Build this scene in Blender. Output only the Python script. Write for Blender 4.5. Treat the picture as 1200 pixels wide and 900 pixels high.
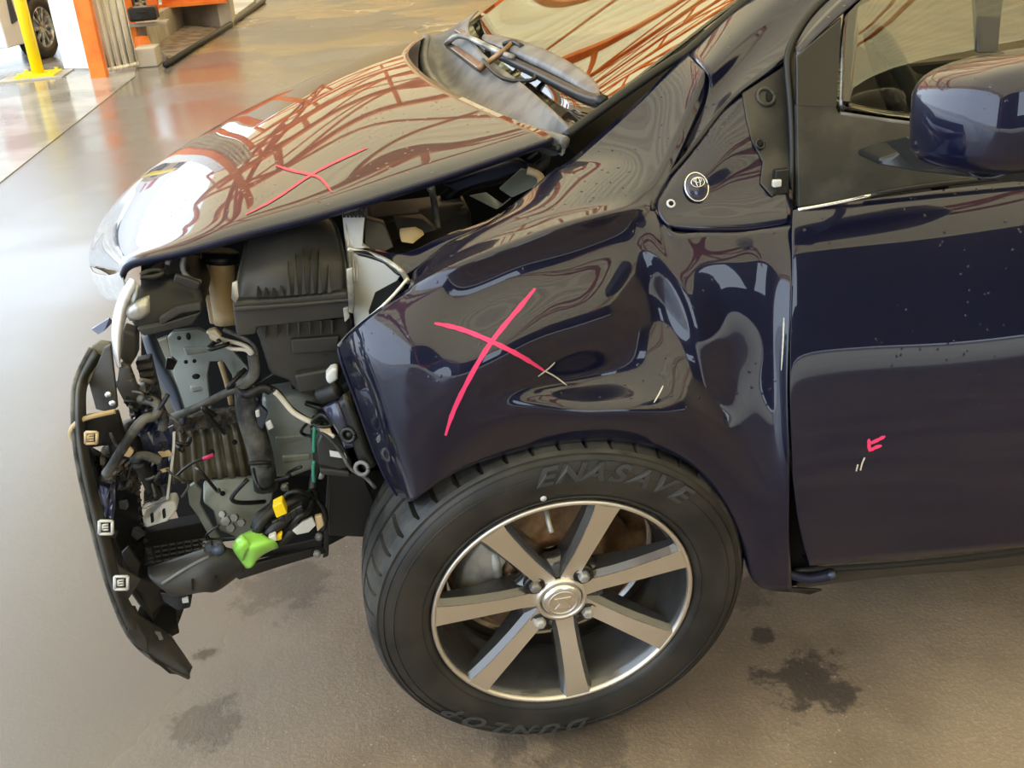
import bpy, bmesh, math, random
import numpy as np
from mathutils import Vector, Matrix
from mathutils.bvhtree import BVHTree
random.seed(7)
for o in list(bpy.data.objects): bpy.data.objects.remove(o)
C = bpy.context.scene.collection
PI = math.pi
# ------------------------------------------------------------------ camera
CAM = np.array([-0.2197, -1.1891, 1.2120]); YAW, PIT, ROL, FOC = 0.14150, 0.44251, -0.07374, 1213.64
_f = np.array([math.sin(YAW)*math.cos(PIT), math.cos(YAW)*math.cos(PIT), -math.sin(PIT)])
_r = np.array([math.cos(YAW), -math.sin(YAW), 0.0]); _u = np.cross(_r, _f)
_r, _u = math.cos(ROL)*_r+math.sin(ROL)*_u, -math.sin(ROL)*_r+math.cos(ROL)*_u
cd = bpy.data.cameras.new('camera'); cam = bpy.data.objects.new('camera', cd); C.objects.link(cam)
cd.sensor_width = 36; cd.lens = FOC/1200*36; cd.clip_start = .05; cd.clip_end = 300
cam.matrix_world = Matrix([[_r[i], _u[i], -_f[i], CAM[i]] for i in range(3)]+[[0, 0, 0, 1]])
bpy.context.scene.camera = cam
# ------------------------------------------------------------------ light
SC = bpy.context.scene
w = bpy.data.worlds.new('overcast_sky'); SC.world = w; w.use_nodes = True
bg = w.node_tree.nodes['Background']; bg.inputs[0].default_value = (.76, .88, 1, 1); bg.inputs[1].default_value = 2.0
SC.view_settings.view_transform = 'Standard'; SC.view_settings.look = 'None'; SC.view_settings.gamma = 1
SC.view_settings.use_curve_mapping = False; SC.view_settings.exposure = 0.95
SC.cycles.use_denoising = True; SC.cycles.max_bounces = 10; SC.cycles.glossy_bounces = 6; SC.cycles.transmission_bounces = 8
# ------------------------------------------------------------------ helpers
def ray(px, py): return _f+_r*(px-600)/FOC+_u*(450-py)/FOC
def P(px, py, y):                      # point of the real place seen at a pixel, at depth y
    d = ray(px, py); return Vector(CAM+(y-CAM[1])/d[1]*d)
def G(px, py, z=0.0):                  # the same at height z
    d = ray(px, py); return Vector(CAM+(z-CAM[2])/d[2]*d)
def empty(name, loc=(0, 0, 0), rot=(0, 0, 0), parent=None, label=None, cat=None, group=None, kind=None):
    o = bpy.data.objects.new(name, None); C.objects.link(o); o.location = loc; o.rotation_euler = rot; o.parent = parent
    tag(o, label, cat, group, kind); return o
def tag(o, label=None, cat=None, group=None, kind=None):
    for k, v in (('label', label), ('category', cat), ('group', group), ('kind', kind)):
        if v: o[k] = v
    return o
def mobj(name, verts, faces, mat, parent=None, smooth=True, label=None):
    me = bpy.data.meshes.new(name); me.from_pydata([tuple(v) for v in verts], [], faces); me.validate()
    bm = bmesh.new(); bm.from_mesh(me); bmesh.ops.recalc_face_normals(bm, faces=bm.faces); bm.to_mesh(me); bm.free()
    if smooth: me.shade_smooth()
    o = bpy.data.objects.new(name, me); C.objects.link(o); o.parent = parent
    if mat: me.materials.append(mat)
    if label: o['label'] = label
    return o
def bev(o, wd=.003, seg=2, ang=.6):
    m = o.modifiers.new('b', 'BEVEL'); m.width = wd; m.segments = seg; m.limit_method = 'ANGLE'; m.angle_limit = ang
    o.data.shade_smooth(); m2 = o.modifiers.new('w', 'WEIGHTED_NORMAL'); return o
def nspl(Pts, sub):                    # natural cubic spline, Pts (n,3) -> dense
    Pts = np.asarray(Pts, float); n = len(Pts)
    if n < 3:
        t = np.linspace(0, 1, sub+1)[:, None]; return Pts[0]*(1-t)+Pts[1]*t
    A = np.zeros((n, n)); b = np.zeros_like(Pts); A[0, 0] = A[-1, -1] = 1
    for i in range(1, n-1): A[i, i-1:i+2] = (1, 4, 1); b[i] = 6*(Pts[i-1]-2*Pts[i]+Pts[i+1])
    M = np.linalg.solve(A, b); out = []
    for i in range(n-1):
        for k in range(sub):
            t = k/sub; s = 1-t
            out.append(s*Pts[i]+t*Pts[i+1]+((s**3-s)*M[i]+(t**3-t)*M[i+1])/6)
    out.append(Pts[-1]); return np.array(out)
def dense(rows, su=6, sv=6):           # rows: list of lists of 3D points
    a = np.array([nspl([tuple(p) for p in r], su) for r in rows])
    return np.array([nspl(a[:, j], sv) for j in range(a.shape[1])]).transpose(1, 0, 2)
def grid_vf(g):
    nv, nu, _ = g.shape; F = []
    for i in range(nv-1):
        for j in range(nu-1):
            a = i*nu+j; F.append((a, a+1, a+nu+1, a+nu))
    return [Vector(p) for p in g.reshape(-1, 3)], F
BV = {}
def surf(name, grids, mat, parent, thick=.0015, label=None, towards=None):
    V, F = [], []
    for g in grids:
        v, f = grid_vf(g); o = len(V); V += v; F += [tuple(i+o for i in q) for q in f]
    me = bpy.data.meshes.new(name); me.from_pydata([tuple(v) for v in V], [], F)
    bm = bmesh.new(); bm.from_mesh(me); bmesh.ops.remove_doubles(bm, verts=bm.verts, dist=.0004)
    bmesh.ops.recalc_face_normals(bm, faces=bm.faces)
    s = sum(f.normal.dot((towards or Vector(CAM))-f.calc_center_median())*f.calc_area() for f in bm.faces)
    if s < 0: bmesh.ops.reverse_faces(bm, faces=bm.faces)
    bm.to_mesh(me); BV[name] = BVHTree.FromBMesh(bm); bm.free(); me.shade_smooth()
    o = bpy.data.objects.new(name, me); C.objects.link(o); o.parent = parent; me.materials.append(mat)
    if thick:
        m = o.modifiers.new('s', 'SOLIDIFY'); m.thickness = thick; m.offset = -1
    if label: o['label'] = label
    return o
def on(name, px, py, off=.001):        # a point lying on a built surface
    d = Vector(ray(px, py)).normalized(); h = BV[name].ray_cast(Vector(CAM), d)
    if h[0] is None: return None, None
    n = h[1] if h[1].dot(d) < 0 else -h[1]
    return h[0]+n*off, n
def pl(pts, sub=6):
    return [Vector(p) for p in nspl([tuple(p) for p in pts], sub)] if len(pts) > 2 else [Vector(p) for p in pts]
def tube_vf(path, r, n=8, taper=None):
    V, F = [], []; up = Vector((0, 0, 1)); prev = None
    for i, p in enumerate(path):
        t = (path[min(i+1, len(path)-1)]-path[max(i-1, 0)])
        t = t.normalized() if t.length > 1e-9 else Vector((1, 0, 0))
        if prev is None:
            a = t.cross(up); a = a if a.length > .1 else t.cross(Vector((1, 0, 0)))
        else: a = prev-t*prev.dot(t)
        a.normalize(); prev = a; b = t.cross(a)
        rr = r*(taper[0]+(taper[1]-taper[0])*i/(len(path)-1)) if taper else r
        for k in range(n): V.append(p+rr*(math.cos(2*PI*k/n)*a+math.sin(2*PI*k/n)*b))
    for i in range(len(path)-1):
        for k in range(n): F.append((i*n+k, i*n+(k+1) % n, (i+1)*n+(k+1) % n, (i+1)*n+k))
    F.append(tuple(range(n))[::-1]); F.append(tuple((len(path)-1)*n+k for k in range(n)))
    return V, F
def tube(name, path, r, mat, parent, n=8, sub=5, taper=None, label=None):
    V, F = tube_vf(pl(path, sub), r, n, taper); return mobj(name, V, F, mat, parent, label=label)
def join(vfs):
    V, F = [], []
    for v, f in vfs:
        o = len(V); V += list(v); F += [tuple(i+o for i in q) for q in f]
    return V, F
def plate_vf(pts, thick):
    n = len(pts); t = Vector(thick) if not isinstance(thick, (int, float)) else Vector((0, thick, 0))
    V = [Vector(p) for p in pts]+[Vector(p)+t for p in pts]
    return V, [tuple(range(n)), tuple(range(2*n-1, n-1, -1))]+[(i, (i+1) % n, n+(i+1) % n, n+i) for i in range(n)]
def plate(name, pts, mat, parent, thick=.01, y=None, bv=.002, label=None):
    """pts (px,py[,y]) outline of a real plate, pushed back by its thickness"""
    q = [P(a[0], a[1], a[2] if len(a) > 2 else y) for a in pts]
    V, F = plate_vf(q, thick); o = mobj(name, V, F, mat, parent, smooth=False, label=label)
    me = o.data; bm = bmesh.new(); bm.from_mesh(me)
    bmesh.ops.triangulate(bm, faces=[f for f in bm.faces if len(f.verts) > 4]); bm.to_mesh(me); bm.free()
    if bv: bev(o, bv, 2, .9)
    return o
def lathe_vf(prof, n, fn=None, closed=False, a0=0, a1=2*PI):
    full = abs(a1-a0-2*PI) < 1e-6; m = len(prof); V, F = [], []; N = n if full else n+1
    for i in range(N):
        a = a0+(a1-a0)*i/n
        for j, (r, y) in enumerate(prof):
            if fn: r, y = fn(i, j, r, y)
            V.append(Vector((r*math.cos(a), y, r*math.sin(a))))
    for i in range(n):
        for j in range(m if closed else m-1):
            F.append((i*m+j, i*m+(j+1) % m, ((i+1) % N)*m+(j+1) % m, ((i+1) % N)*m+j))
    return V, F
def box_vf(c, s, rz=0, M=None):
    V = []
    for x in (-.5, .5):
        for y in (-.5, .5):
            for z in (-.5, .5):
                p = Vector((x*s[0], y*s[1], z*s[2])); p = (M or Matrix.Rotation(rz, 3, 'Z')) @ p; V.append(p+Vector(c))
    return V, [(0, 1, 3, 2), (4, 6, 7, 5), (0, 4, 5, 1), (2, 3, 7, 6), (0, 2, 6, 4), (1, 5, 7, 3)]
def box(name, c, s, mat, parent=None, bv=.003, rz=0, M=None, label=None):
    o = mobj(name, *box_vf(c, s, rz, M), mat, parent, smooth=False, label=label)
    if bv: bev(o, bv)
    return o
def frame_of(n, up=Vector((0, 0, 1))):
    n = n.normalized(); a = up.cross(n).normalized(); b = n.cross(a); return a, b, n
def disc_on(p, n, r, h, seg=20, el=1.0):
    a, b, c = frame_of(n); V, F = [], []
    for k in range(seg): V.append(p+r*math.cos(2*PI*k/seg)*a+r*el*math.sin(2*PI*k/seg)*b)
    for k in range(seg): V.append(V[k]*1+c*h)
    F = [tuple(range(seg)), tuple(range(seg, 2*seg))]+[(k, (k+1) % seg, seg+(k+1) % seg, seg+k) for k in range(seg)]
    return V, F
def ring_on(p, n, rx, ry, t, seg=28, m=6, ca=0, cb=0):
    a, b, c = frame_of(n); path = [p+(ca+rx*math.cos(2*PI*k/seg))*a+(cb+ry*math.sin(2*PI*k/seg))*b for k in range(seg+1)]
    return tube_vf(path, t, m)
# ------------------------------------------------------------------ materials
def mat(name, col, rough=.5, metal=0, coat=0, spec=.5, bump=None, trans=0, ior=1.45, emit=None, alpha=1, coatr=.03):
    m = bpy.data.materials.new(name); m.use_nodes = True; nt = m.node_tree; b = nt.nodes['Principled BSDF']
    b.inputs['Base Color'].default_value = (*col, 1); b.inputs['Roughness'].default_value = rough
    b.inputs['Metallic'].default_value = metal; b.inputs['Coat Weight'].default_value = coat
    b.inputs['Coat Roughness'].default_value = coatr; b.inputs['Specular IOR Level'].default_value = spec
    b.inputs['Transmission Weight'].default_value = trans; b.inputs['IOR'].default_value = ior
    if bump:
        sc, st, dist = bump; n = nt.nodes.new('ShaderNodeTexNoise'); n.inputs['Scale'].default_value = sc; n.inputs['Detail'].default_value = 5
        tc = nt.nodes.new('ShaderNodeTexCoord'); nt.links.new(tc.outputs['Object'], n.inputs['Vector'])
        bp = nt.nodes.new('ShaderNodeBump'); bp.inputs['Strength'].default_value = st; bp.inputs['Distance'].default_value = dist
        nt.links.new(n.outputs['Fac'], bp.inputs['Height']); nt.links.new(bp.outputs[0], b.inputs['Normal'])
    return m
def mottle(m, c1, c2, scale, lo=.4, hi=.6, detail=5):
    nt = m.node_tree; b = nt.nodes['Principled BSDF']; tc = nt.nodes.new('ShaderNodeTexCoord')
    n = nt.nodes.new('ShaderNodeTexNoise'); n.inputs['Scale'].default_value = scale; n.inputs['Detail'].default_value = detail
    r = nt.nodes.new('ShaderNodeValToRGB'); r.color_ramp.elements[0].position = lo; r.color_ramp.elements[1].position = hi
    r.color_ramp.elements[0].color = (*c1, 1); r.color_ramp.elements[1].color = (*c2, 1)
    nt.links.new(tc.outputs['Object'], n.inputs['Vector']); nt.links.new(n.outputs['Fac'], r.inputs[0]); nt.links.new(r.outputs[0], b.inputs['Base Color'])
    return m
def paint_mat(name, col, drops=True):
    m = mat(name, col, rough=.36, metal=.3, coat=1, coatr=.012, spec=.25); nt = m.node_tree; b = nt.nodes['Principled BSDF']
    b.inputs['Coat IOR'].default_value = 1.55
    tc = nt.nodes.new('ShaderNodeTexCoord')
    if drops:
        v = nt.nodes.new('ShaderNodeTexVoronoi'); v.inputs['Scale'].default_value = 75; v.inputs['Randomness'].default_value = 1
        mr = nt.nodes.new('ShaderNodeMapRange'); mr.inputs[1].default_value = .17; mr.inputs[2].default_value = .05; mr.clamp = True
        n = nt.nodes.new('ShaderNodeTexNoise'); n.inputs['Scale'].default_value = 9
        gt = nt.nodes.new('ShaderNodeMath'); gt.operation = 'GREATER_THAN'; gt.inputs[1].default_value = .52
        mu = nt.nodes.new('ShaderNodeMath'); mu.operation = 'MULTIPLY'
        ge = nt.nodes.new('ShaderNodeNewGeometry'); sp = nt.nodes.new('ShaderNodeSeparateXYZ'); nt.links.new(ge.outputs['Normal'], sp.inputs[0])
        up = nt.nodes.new('ShaderNodeMapRange'); up.inputs[1].default_value = .1; up.inputs[2].default_value = .45; nt.links.new(sp.outputs[2], up.inputs[0])
        mu2 = nt.nodes.new('ShaderNodeMath'); mu2.operation = 'MULTIPLY'
        nt.links.new(tc.outputs['Object'], v.inputs['Vector']); nt.links.new(tc.outputs['Object'], n.inputs['Vector'])
        nt.links.new(v.outputs['Distance'], mr.inputs[0]); nt.links.new(n.outputs['Fac'], gt.inputs[0])
        nt.links.new(mr.outputs[0], mu.inputs[0]); nt.links.new(gt.outputs[0], mu.inputs[1])
        nt.links.new(mu.outputs[0], mu2.inputs[0]); nt.links.new(up.outputs[0], mu2.inputs[1])
        bp = nt.nodes.new('ShaderNodeBump'); bp.inputs['Strength'].default_value = .5; bp.inputs['Distance'].default_value = .0016
        nt.links.new(mu2.outputs[0], bp.inputs['Height']); nt.links.new(bp.outputs[0], b.inputs['Coat Normal'])
    return m
M = {}
M['paint'] = paint_mat('navy_paint', (.003, .0045, .026))
M['paint_dry'] = paint_mat('navy_paint_dry', (.006, .010, .075), False)
M['paint_dull'] = mat('navy_underside', (.008, .01, .035), .5)
M['black'] = mat('black_plastic', (.012, .012, .013), .45, bump=(60, .15, .002))
M['satin'] = mat('satin_black', (.018, .018, .018), .25)
M['void'] = mat('shade_black', (.004, .004, .004), .9)  # near-black put where gaps, holes and cavities lie in shade
M['grey_pl'] = mottle(mat('grey_plastic', (.05, .05, .048), .5, bump=(40, .2, .002)), (.022, .022, .021), (.055, .051, .045), 14)
M['box_pl'] = mottle(mat('air_box_plastic', (.05, .05, .05), .42, bump=(300, .15, .001)), (.032, .031, .030), (.055, .052, .048), 6)
M['steel'] = mottle(mat('primer_steel', (.2, .22, .2), .42, metal=.35, bump=(30, .25, .004)), (.16, .175, .15), (.30, .33, .31), 9)
M['steel_br'] = mottle(mat('dirty_steel', (.2, .2, .16), .5, metal=.3, bump=(30, .3, .004)), (.10, .085, .055), (.24, .23, .18), 9)
M['steel_bl'] = mat('blue_steel', (.06, .075, .11), .35, metal=.4)
M['silver'] = mottle(mat('silver_scrap', (.5, .5, .48), .3, metal=.5, bump=(50, .6, .004)), (.25, .25, .23), (.7, .7, .66), 22)
M['lens'] = mottle(mat('milky_lens', (.6, .6, .6), .15, coat=1, bump=(30, .3, .003)), (.42, .42, .43), (.75, .76, .78), 20)
M['white_pl'] = mat('white_plastic', (.62, .63, .62), .4)
M['cream'] = mottle(mat('cream_plastic', (.55, .43, .26), .45), (.42, .30, .15), (.62, .50, .32), 12)
M['lime'] = mat('lime_tape', (.32, .72, .10), .35, coat=.3)
M['yellow'] = mat('yellow_plastic', (.9, .62, .01), .4)
M['foam'] = mottle(mat('dirty_foam', (.05, .045, .04), .95, bump=(120, 1, .01)), (.02, .02, .018), (.11, .09, .07), 60)
M['wire'] = mat('wire_black', (.012, .012, .012), .4)
M['wire_w'] = mat('wire_white', (.6, .56, .48), .5)
M['wire_g'] = mat('wire_green', (.05, .28, .18), .5)
M['tape'] = mottle(mat('grey_conduit', (.06, .06, .06), .6, bump=(150, .5, .003)), (.025, .025, .025), (.13, .13, .12), 30)
M['purple'] = paint_mat('crumpled_paint', (.035, .04, .08), False)
M['pink'] = mat('pink_crayon', (.85, .05, .18), .6)
M['pink2'] = mat('pink_crayon_pale', (.75, .08, .12), .6)
M['scratch'] = mat('scratch_white', (.6, .58, .52), .6)
M['rubber'] = mottle(mat('tyre_rubber', (.02, .02, .02), .42, bump=(25, .15, .004)), (.016, .016, .016), (.034, .031, .027), 12)
M['rubber_hi'] = mat('tyre_letter', (.045, .047, .05), .28)
M['cowl'] = mottle(mat('cowl_plastic', (.16, .16, .165), .42, bump=(60, .2, .002)), (.12, .12, .125), (.2, .2, .2), 20)
M['tread'] = mottle(mat('tyre_tread', (.02, .02, .02), .45, bump=(80, .3, .003)), (.016, .016, .016), (.05, .048, .044), 20)
M['rim_dark'] = mat('rim_grey_paint', (.085, .085, .088), .25, metal=.6, coat=.8)
M['rust'] = mottle(mat('rusty_iron', (.2, .1, .05), .55, metal=.6, bump=(60, .4, .003)), (.14, .07, .035), (.46, .3, .18), 16)
M['cast'] = mottle(mat('cast_metal', (.35, .35, .33), .5, metal=.5, bump=(70, .5, .003)), (.2, .19, .17), (.5, .5, .47), 20)
M['chrome'] = mat('chrome', (.85, .85, .86), .22, metal=1)
def machined(name, col, rough):
    m = mat(name, col, rough, metal=1); nt = m.node_tree; b = nt.nodes['Principled BSDF']
    tc = nt.nodes.new('ShaderNodeTexCoord'); sp = nt.nodes.new('ShaderNodeSeparateXYZ'); nt.links.new(tc.outputs['Object'], sp.inputs[0])
    v = nt.nodes.new('ShaderNodeVectorMath'); v.operation = 'LENGTH'; cb = nt.nodes.new('ShaderNodeCombineXYZ')
    nt.links.new(sp.outputs[0], cb.inputs[0]); nt.links.new(sp.outputs[2], cb.inputs[2]); nt.links.new(cb.outputs[0], v.inputs[0])
    wv = nt.nodes.new('ShaderNodeTexNoise'); wv.noise_dimensions = '1D'; wv.inputs['Scale'].default_value = 900; nt.links.new(v.outputs['Value'], wv.inputs['W'])
    bp = nt.nodes.new('ShaderNodeBump'); bp.inputs['Strength'].default_value = .25; bp.inputs['Distance'].default_value = .0005
    nt.links.new(wv.outputs['Fac'], bp.inputs['Height']); nt.links.new(bp.outputs[0], b.inputs['Normal']); return m
M['mach'] = machined('machined_alloy', (.82, .78, .72), .42)
M['glass'] = mat('tinted_glass', (.35, .37, .30), 0.01, trans=1, ior=1.85)
M['lamp_glass'] = mat('clear_cap', (.8, .85, .95), .05, coat=1, metal=.6)
M['copper'] = mottle(mat('glossy_bracket', (.16, .13, .12), .2, metal=.6), (.12, .10, .09), (.24, .19, .17), 20)
M['orange'] = mottle(mat('orange_paint', (.85, .2, .02), .45), (.80, .17, .015), (.9, .25, .03), 5)
M['yellowp'] = mat('yellow_paint', (.95, .72, .01), .4)
M['concrete'] = mottle(mat('light_concrete', (.5, .46, .38), .75, bump=(20, .3, .01)), (.38, .34, .27), (.55, .5, .42), 2.5)
M['whitewall'] = mat('white_board', (.85, .85, .83), .6)
M['curtain'] = mottle(mat('curtain_cloth', (.72, .68, .6), .7), (.78, .73, .64), (.9, .87, .8), 3)
M['carwhite'] = mat('white_car_paint', (.75, .74, .76), .25, coat=1)
M['darkglass'] = mat('dark_glass', (.01, .012, .015), .03, coat=1)
M['redlamp'] = mat('red_lamp', (.5, .02, .02), .15, coat=1)
M['wallnavy'] = mottle(mat('dark_cladding', (.03, .035, .04), .6), (.02, .024, .03), (.055, .055, .055), .4)
M['beige'] = mat('beige_cladding', (.5, .43, .3), .7)
M['redbeam'] = mat('oxide_beam', (.42, .1, .035), .5)

def ceiling_mat():
    m = bpy.data.materials.new('translucent_deck'); m.use_nodes = True; nt = m.node_tree; nt.nodes.clear()
    o = nt.nodes.new('ShaderNodeOutputMaterial'); d = nt.nodes.new('ShaderNodeBsdfDiffuse'); t = nt.nodes.new('ShaderNodeBsdfTranslucent')
    mx = nt.nodes.new('ShaderNodeMixShader'); mx.inputs[0].default_value = .75
    d.inputs[0].default_value = (.80, .68, .45, 1); t.inputs[0].default_value = (.95, .76, .42, 1)
    nt.links.new(d.outputs[0], mx.inputs[1]); nt.links.new(t.outputs[0], mx.inputs[2]); nt.links.new(mx.outputs[0], o.inputs[0]); return m
M['deck'] = ceiling_mat()

def floor_mat():
    m = bpy.data.materials.new('worn_wet_asphalt'); m.use_nodes = True; nt = m.node_tree; L = nt.links; b = nt.nodes['Principled BSDF']
    N = lambda t, **k: (lambda n: ([setattr(n, a, v) for a, v in k.items()], n)[1])(nt.nodes.new(t))
    ge = N('ShaderNodeNewGeometry'); pos = ge.outputs['Position']
    def noise(s, d=4, r=.55):
        n = N('ShaderNodeTexNoise'); n.inputs['Scale'].default_value = s; n.inputs['Detail'].default_value = d; n.inputs['Roughness'].default_value = r
        L.new(pos, n.inputs['Vector']); return n.outputs['Fac']
    def mr(x, a, c, lo=0, hi=1):
        n = N('ShaderNodeMapRange'); n.interpolation_type = 'SMOOTHSTEP'
        for i, v in ((1, a), (2, c), (3, lo), (4, hi)): n.inputs[i].default_value = v
        L.new(x, n.inputs[0]); return n.outputs[0]
    def op(o, x, y):
        n = N('ShaderNodeMath', operation=o)
        for i, v in enumerate((x, y)):
            if isinstance(v, (int, float)): n.inputs[i].default_value = v
            else: L.new(v, n.inputs[i])
        return n.outputs[0]
    def mix(f, a, c):
        n = N('ShaderNodeMix', data_type='RGBA'); L.new(f, n.inputs[0])
        for i, v in ((6, a), (7, c)):
            if isinstance(v, tuple): n.inputs[i].default_value = (*v, 1)
            else: L.new(v, n.inputs[i])
        return n.outputs[2]
    sp = N('ShaderNodeSeparateXYZ'); L.new(pos, sp.inputs[0]); X, Y = sp.outputs[0], sp.outputs[1]
    base = mix(mr(noise(2.2, 6), .35, .68), (.19, .145, .105), (.36, .28, .20))
    fine = noise(140, 3, .7); base = mix(mr(fine, .3, .75), mix(mr(fine, 0, 1), base, (.06, .045, .035)), base)
    vo = N('ShaderNodeTexVoronoi'); vo.inputs['Scale'].default_value = 60; vo.inputs['Randomness'].default_value = 1; L.new(pos, vo.inputs['Vector'])
    base = mix(op('MULTIPLY', mr(vo.outputs['Distance'], .16, .06), mr(noise(3.7, 2), .5, .62)), base, (.42, .36, .27))       # pale aggregate specks
    # wet: towards the open end of the shed (-x, +y)
    g = op('ADD', op('MULTIPLY', X, -1.0), op('MULTIPLY', Y, .35))
    g = op('ADD', g, op('MULTIPLY', op('SUBTRACT', noise(1.1, 5), .5), 1.3))
    wet = mr(g, .30, 1.05); base = mix(wet, base, (.165, .155, .15)); far = op('MULTIPLY', mr(Y, 6, 10), mr(noise(.5, 4), .47, .53)); base = mix(far, base, (.30, .235, .14)); crk = op('MULTIPLY', op('MULTIPLY', mr(Y, 7, 10), mr(noise(.3, 2), .5, .56)), mr(op('ABSOLUTE', op('SUBTRACT', noise(.7, 3), .5), 0), .008, .003)); base = mix(crk, base, (.55, .48, .36))
    # oil stains with a shape of their own
    warp = noise(14, 5, .7)
    for (px, py, r) in ((948, 800, .085), (895, 748, .028), (240, 765, .03), (240, 850, .07), (600, 872, .05), (870, 690, .06), (690, 880, .09), (330, 690, .10), (185, 640, .05)):
        c = G(px, py); vd = N('ShaderNodeVectorMath', operation='DISTANCE'); L.new(pos, vd.inputs[0]); vd.inputs[1].default_value = c
        d = op('ADD', vd.outputs['Value'], op('MULTIPLY', op('SUBTRACT', warp, .5), r*3.2))
        base = mix(op('MULTIPLY', mr(d, r, r*.55), .8 if r in (.085, .028, .03) else .45), base, (.028, .022, .02))
    L.new(base, b.inputs['Base Color'])
    ro = mr(wet, 0, 1, .72, .13); pud = mr(noise(.55, 3), .42, .56); 
    L.new(op('ADD', ro, op('MULTIPLY', op('MULTIPLY', wet, pud), .13)), b.inputs['Roughness'])
    bp = N('ShaderNodeBump'); bp.inputs['Distance'].default_value = .004; L.new(op('SUBTRACT', .55, op('MULTIPLY', wet, .47)), bp.inputs['Strength'])
    L.new(op('ADD', fine, op('MULTIPLY', noise(30, 4), 1.2)), bp.inputs['Height']); L.new(bp.outputs[0], b.inputs['Normal'])
    b.inputs['Specular IOR Level'].default_value = .5; return m
M['floor'] = floor_mat()
M['yard_pale'] = mottle(mat('added_yard_pale', (.6, .5, .36), .85), (.52, .44, .32), (.66, .57, .42), 1.2)  # pale colour of the added yard
M['apron'] = mottle(mat('wet_concrete', (.42, .40, .36), .14, bump=(6, .15, .004)), (.24, .225, .20), (.40, .385, .35), 1.6)

# ------------------------------------------------------------------ setting
def struct(o, label=None): o['kind'] = 'structure'; o['label'] = label or o.get('label', '') or o.name.replace('_', ' '); return o
struct(mobj('floor', [(-60, -40, 0), (60, -40, 0), (60, 60, 0), (-60, 60, 0)], [(0, 1, 2, 3)], M['floor'], smooth=False), 'brown grey asphalt floor, wet towards the open left')
a1, a2 = G(0, 215), G(158, 90); dd = (a2-a1); a0 = a1-dd*1.6; far = a2
ap = [a0, a1, a2, G(160, 78), G(150, 30)+Vector((0, 6, 0)), Vector((-14, 16, 0)), Vector((-14, a0.y, 0))]
o = mobj('trim_1', *plate_vf([Vector((p.x, p.y, .006)) for p in ap], (0, 0, -.05)), M['apron'], smooth=False); struct(o, 'pale wet concrete apron at the shed entrance')
for a_, b_ in ((G(62, 108), G(82, 138)), (G(20, 150), G(64, 106)), (G(25, 168), G(70, 240))):
    pass
# roof deck: trapezoid ribs run along X
V, F = [], []; y = -9.0; k = 0; ys = []
while y < 30: ys += [(y, 4.6), (y+.10, 4.6), (y+.14, 4.68), (y+.26, 4.68), (y+.30, 4.6)]; y += .30
xs_ = (-3.7, 16)
for (yy, zz) in ys:
    for x in ((-3.7 if yy < 6 else -4.4), 16): V.append(Vector((x, yy, zz)))
F = [(2*i, 2*i+1, 2*i+3, 2*i+2) for i in range(len(ys)-1)]
struct(mobj('ceiling', V, F, M['deck'], smooth=False), 'cream corrugated translucent shed roof')
def truss(p0, p1, depth=.7, bays=8, r=.06, arch=0):
    vf = []; p0 = Vector(p0); p1 = Vector(p1); up = []; lo = []
    for i in range(bays+1):
        t = i/bays; p = p0.lerp(p1, t); h = arch*4*t*(1-t); up.append(p+Vector((0, 0, 0))); lo.append(p+Vector((0, 0, -depth-arch+h)))
    vf.append(tube_vf(up, r, 4)); vf.append(tube_vf(lo, r, 4))
    for i in range(bays):
        vf.append(tube_vf([up[i], lo[i+1]] if i % 2 else [lo[i], up[i+1]], r*.55, 4)); vf.append(tube_vf([up[i], lo[i]], r*.5, 4))
    return vf
n_ = 1
for (a_, b_, d_, ar) in (((-3.6, 5.4, 4.5), (14, 5.4, 4.5), .5, .5), ((-3.6, 9.6, 4.5), (14, 9.6, 4.5), .5, .5), ((-3.6, 14.5, 4.5), (14, 14.5, 4.5), .5, .5), ((-3.6, 20, 4.5), (14, 20, 4.5), .5, .5), ((-3.6, 12, 4.5), (14, 12, 4.5), .5, .5), ((-2.5, -9, 4.5), (-2.5, 29, 4.5), .6, 0), ((3.5, -9, 4.5), (3.5, 29, 4.5), .6, 0), ((9, -9, 4.5), (9, 29, 4.5), .6, 0)):
    n_ += 1; struct(mobj('trim_%d' % n_, *join(truss(a_, b_, d_, 10 if abs(a_[0]-b_[0]) > 1 else 16, .085, ar)), M['orange'], smooth=False), 'orange steel roof truss')
rb = []
for y0_, y1_ in ((5.4, 9.6), (9.6, 14.5), (14.5, 20), (20, 29)):
    for x0_, x1_ in ((-2.5, 3.5), (3.5, 9)):
        rb += [tube_vf([Vector((x0_, y0_, 4.35)), Vector((x1_, y1_, 4.35))], .035, 5), tube_vf([Vector((x1_, y0_, 4.35)), Vector((x0_, y1_, 4.35))], .035, 5)]
struct(mobj('trim_15', *join(rb), M['orange'], smooth=False), 'orange diagonal roof bracing')
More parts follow.
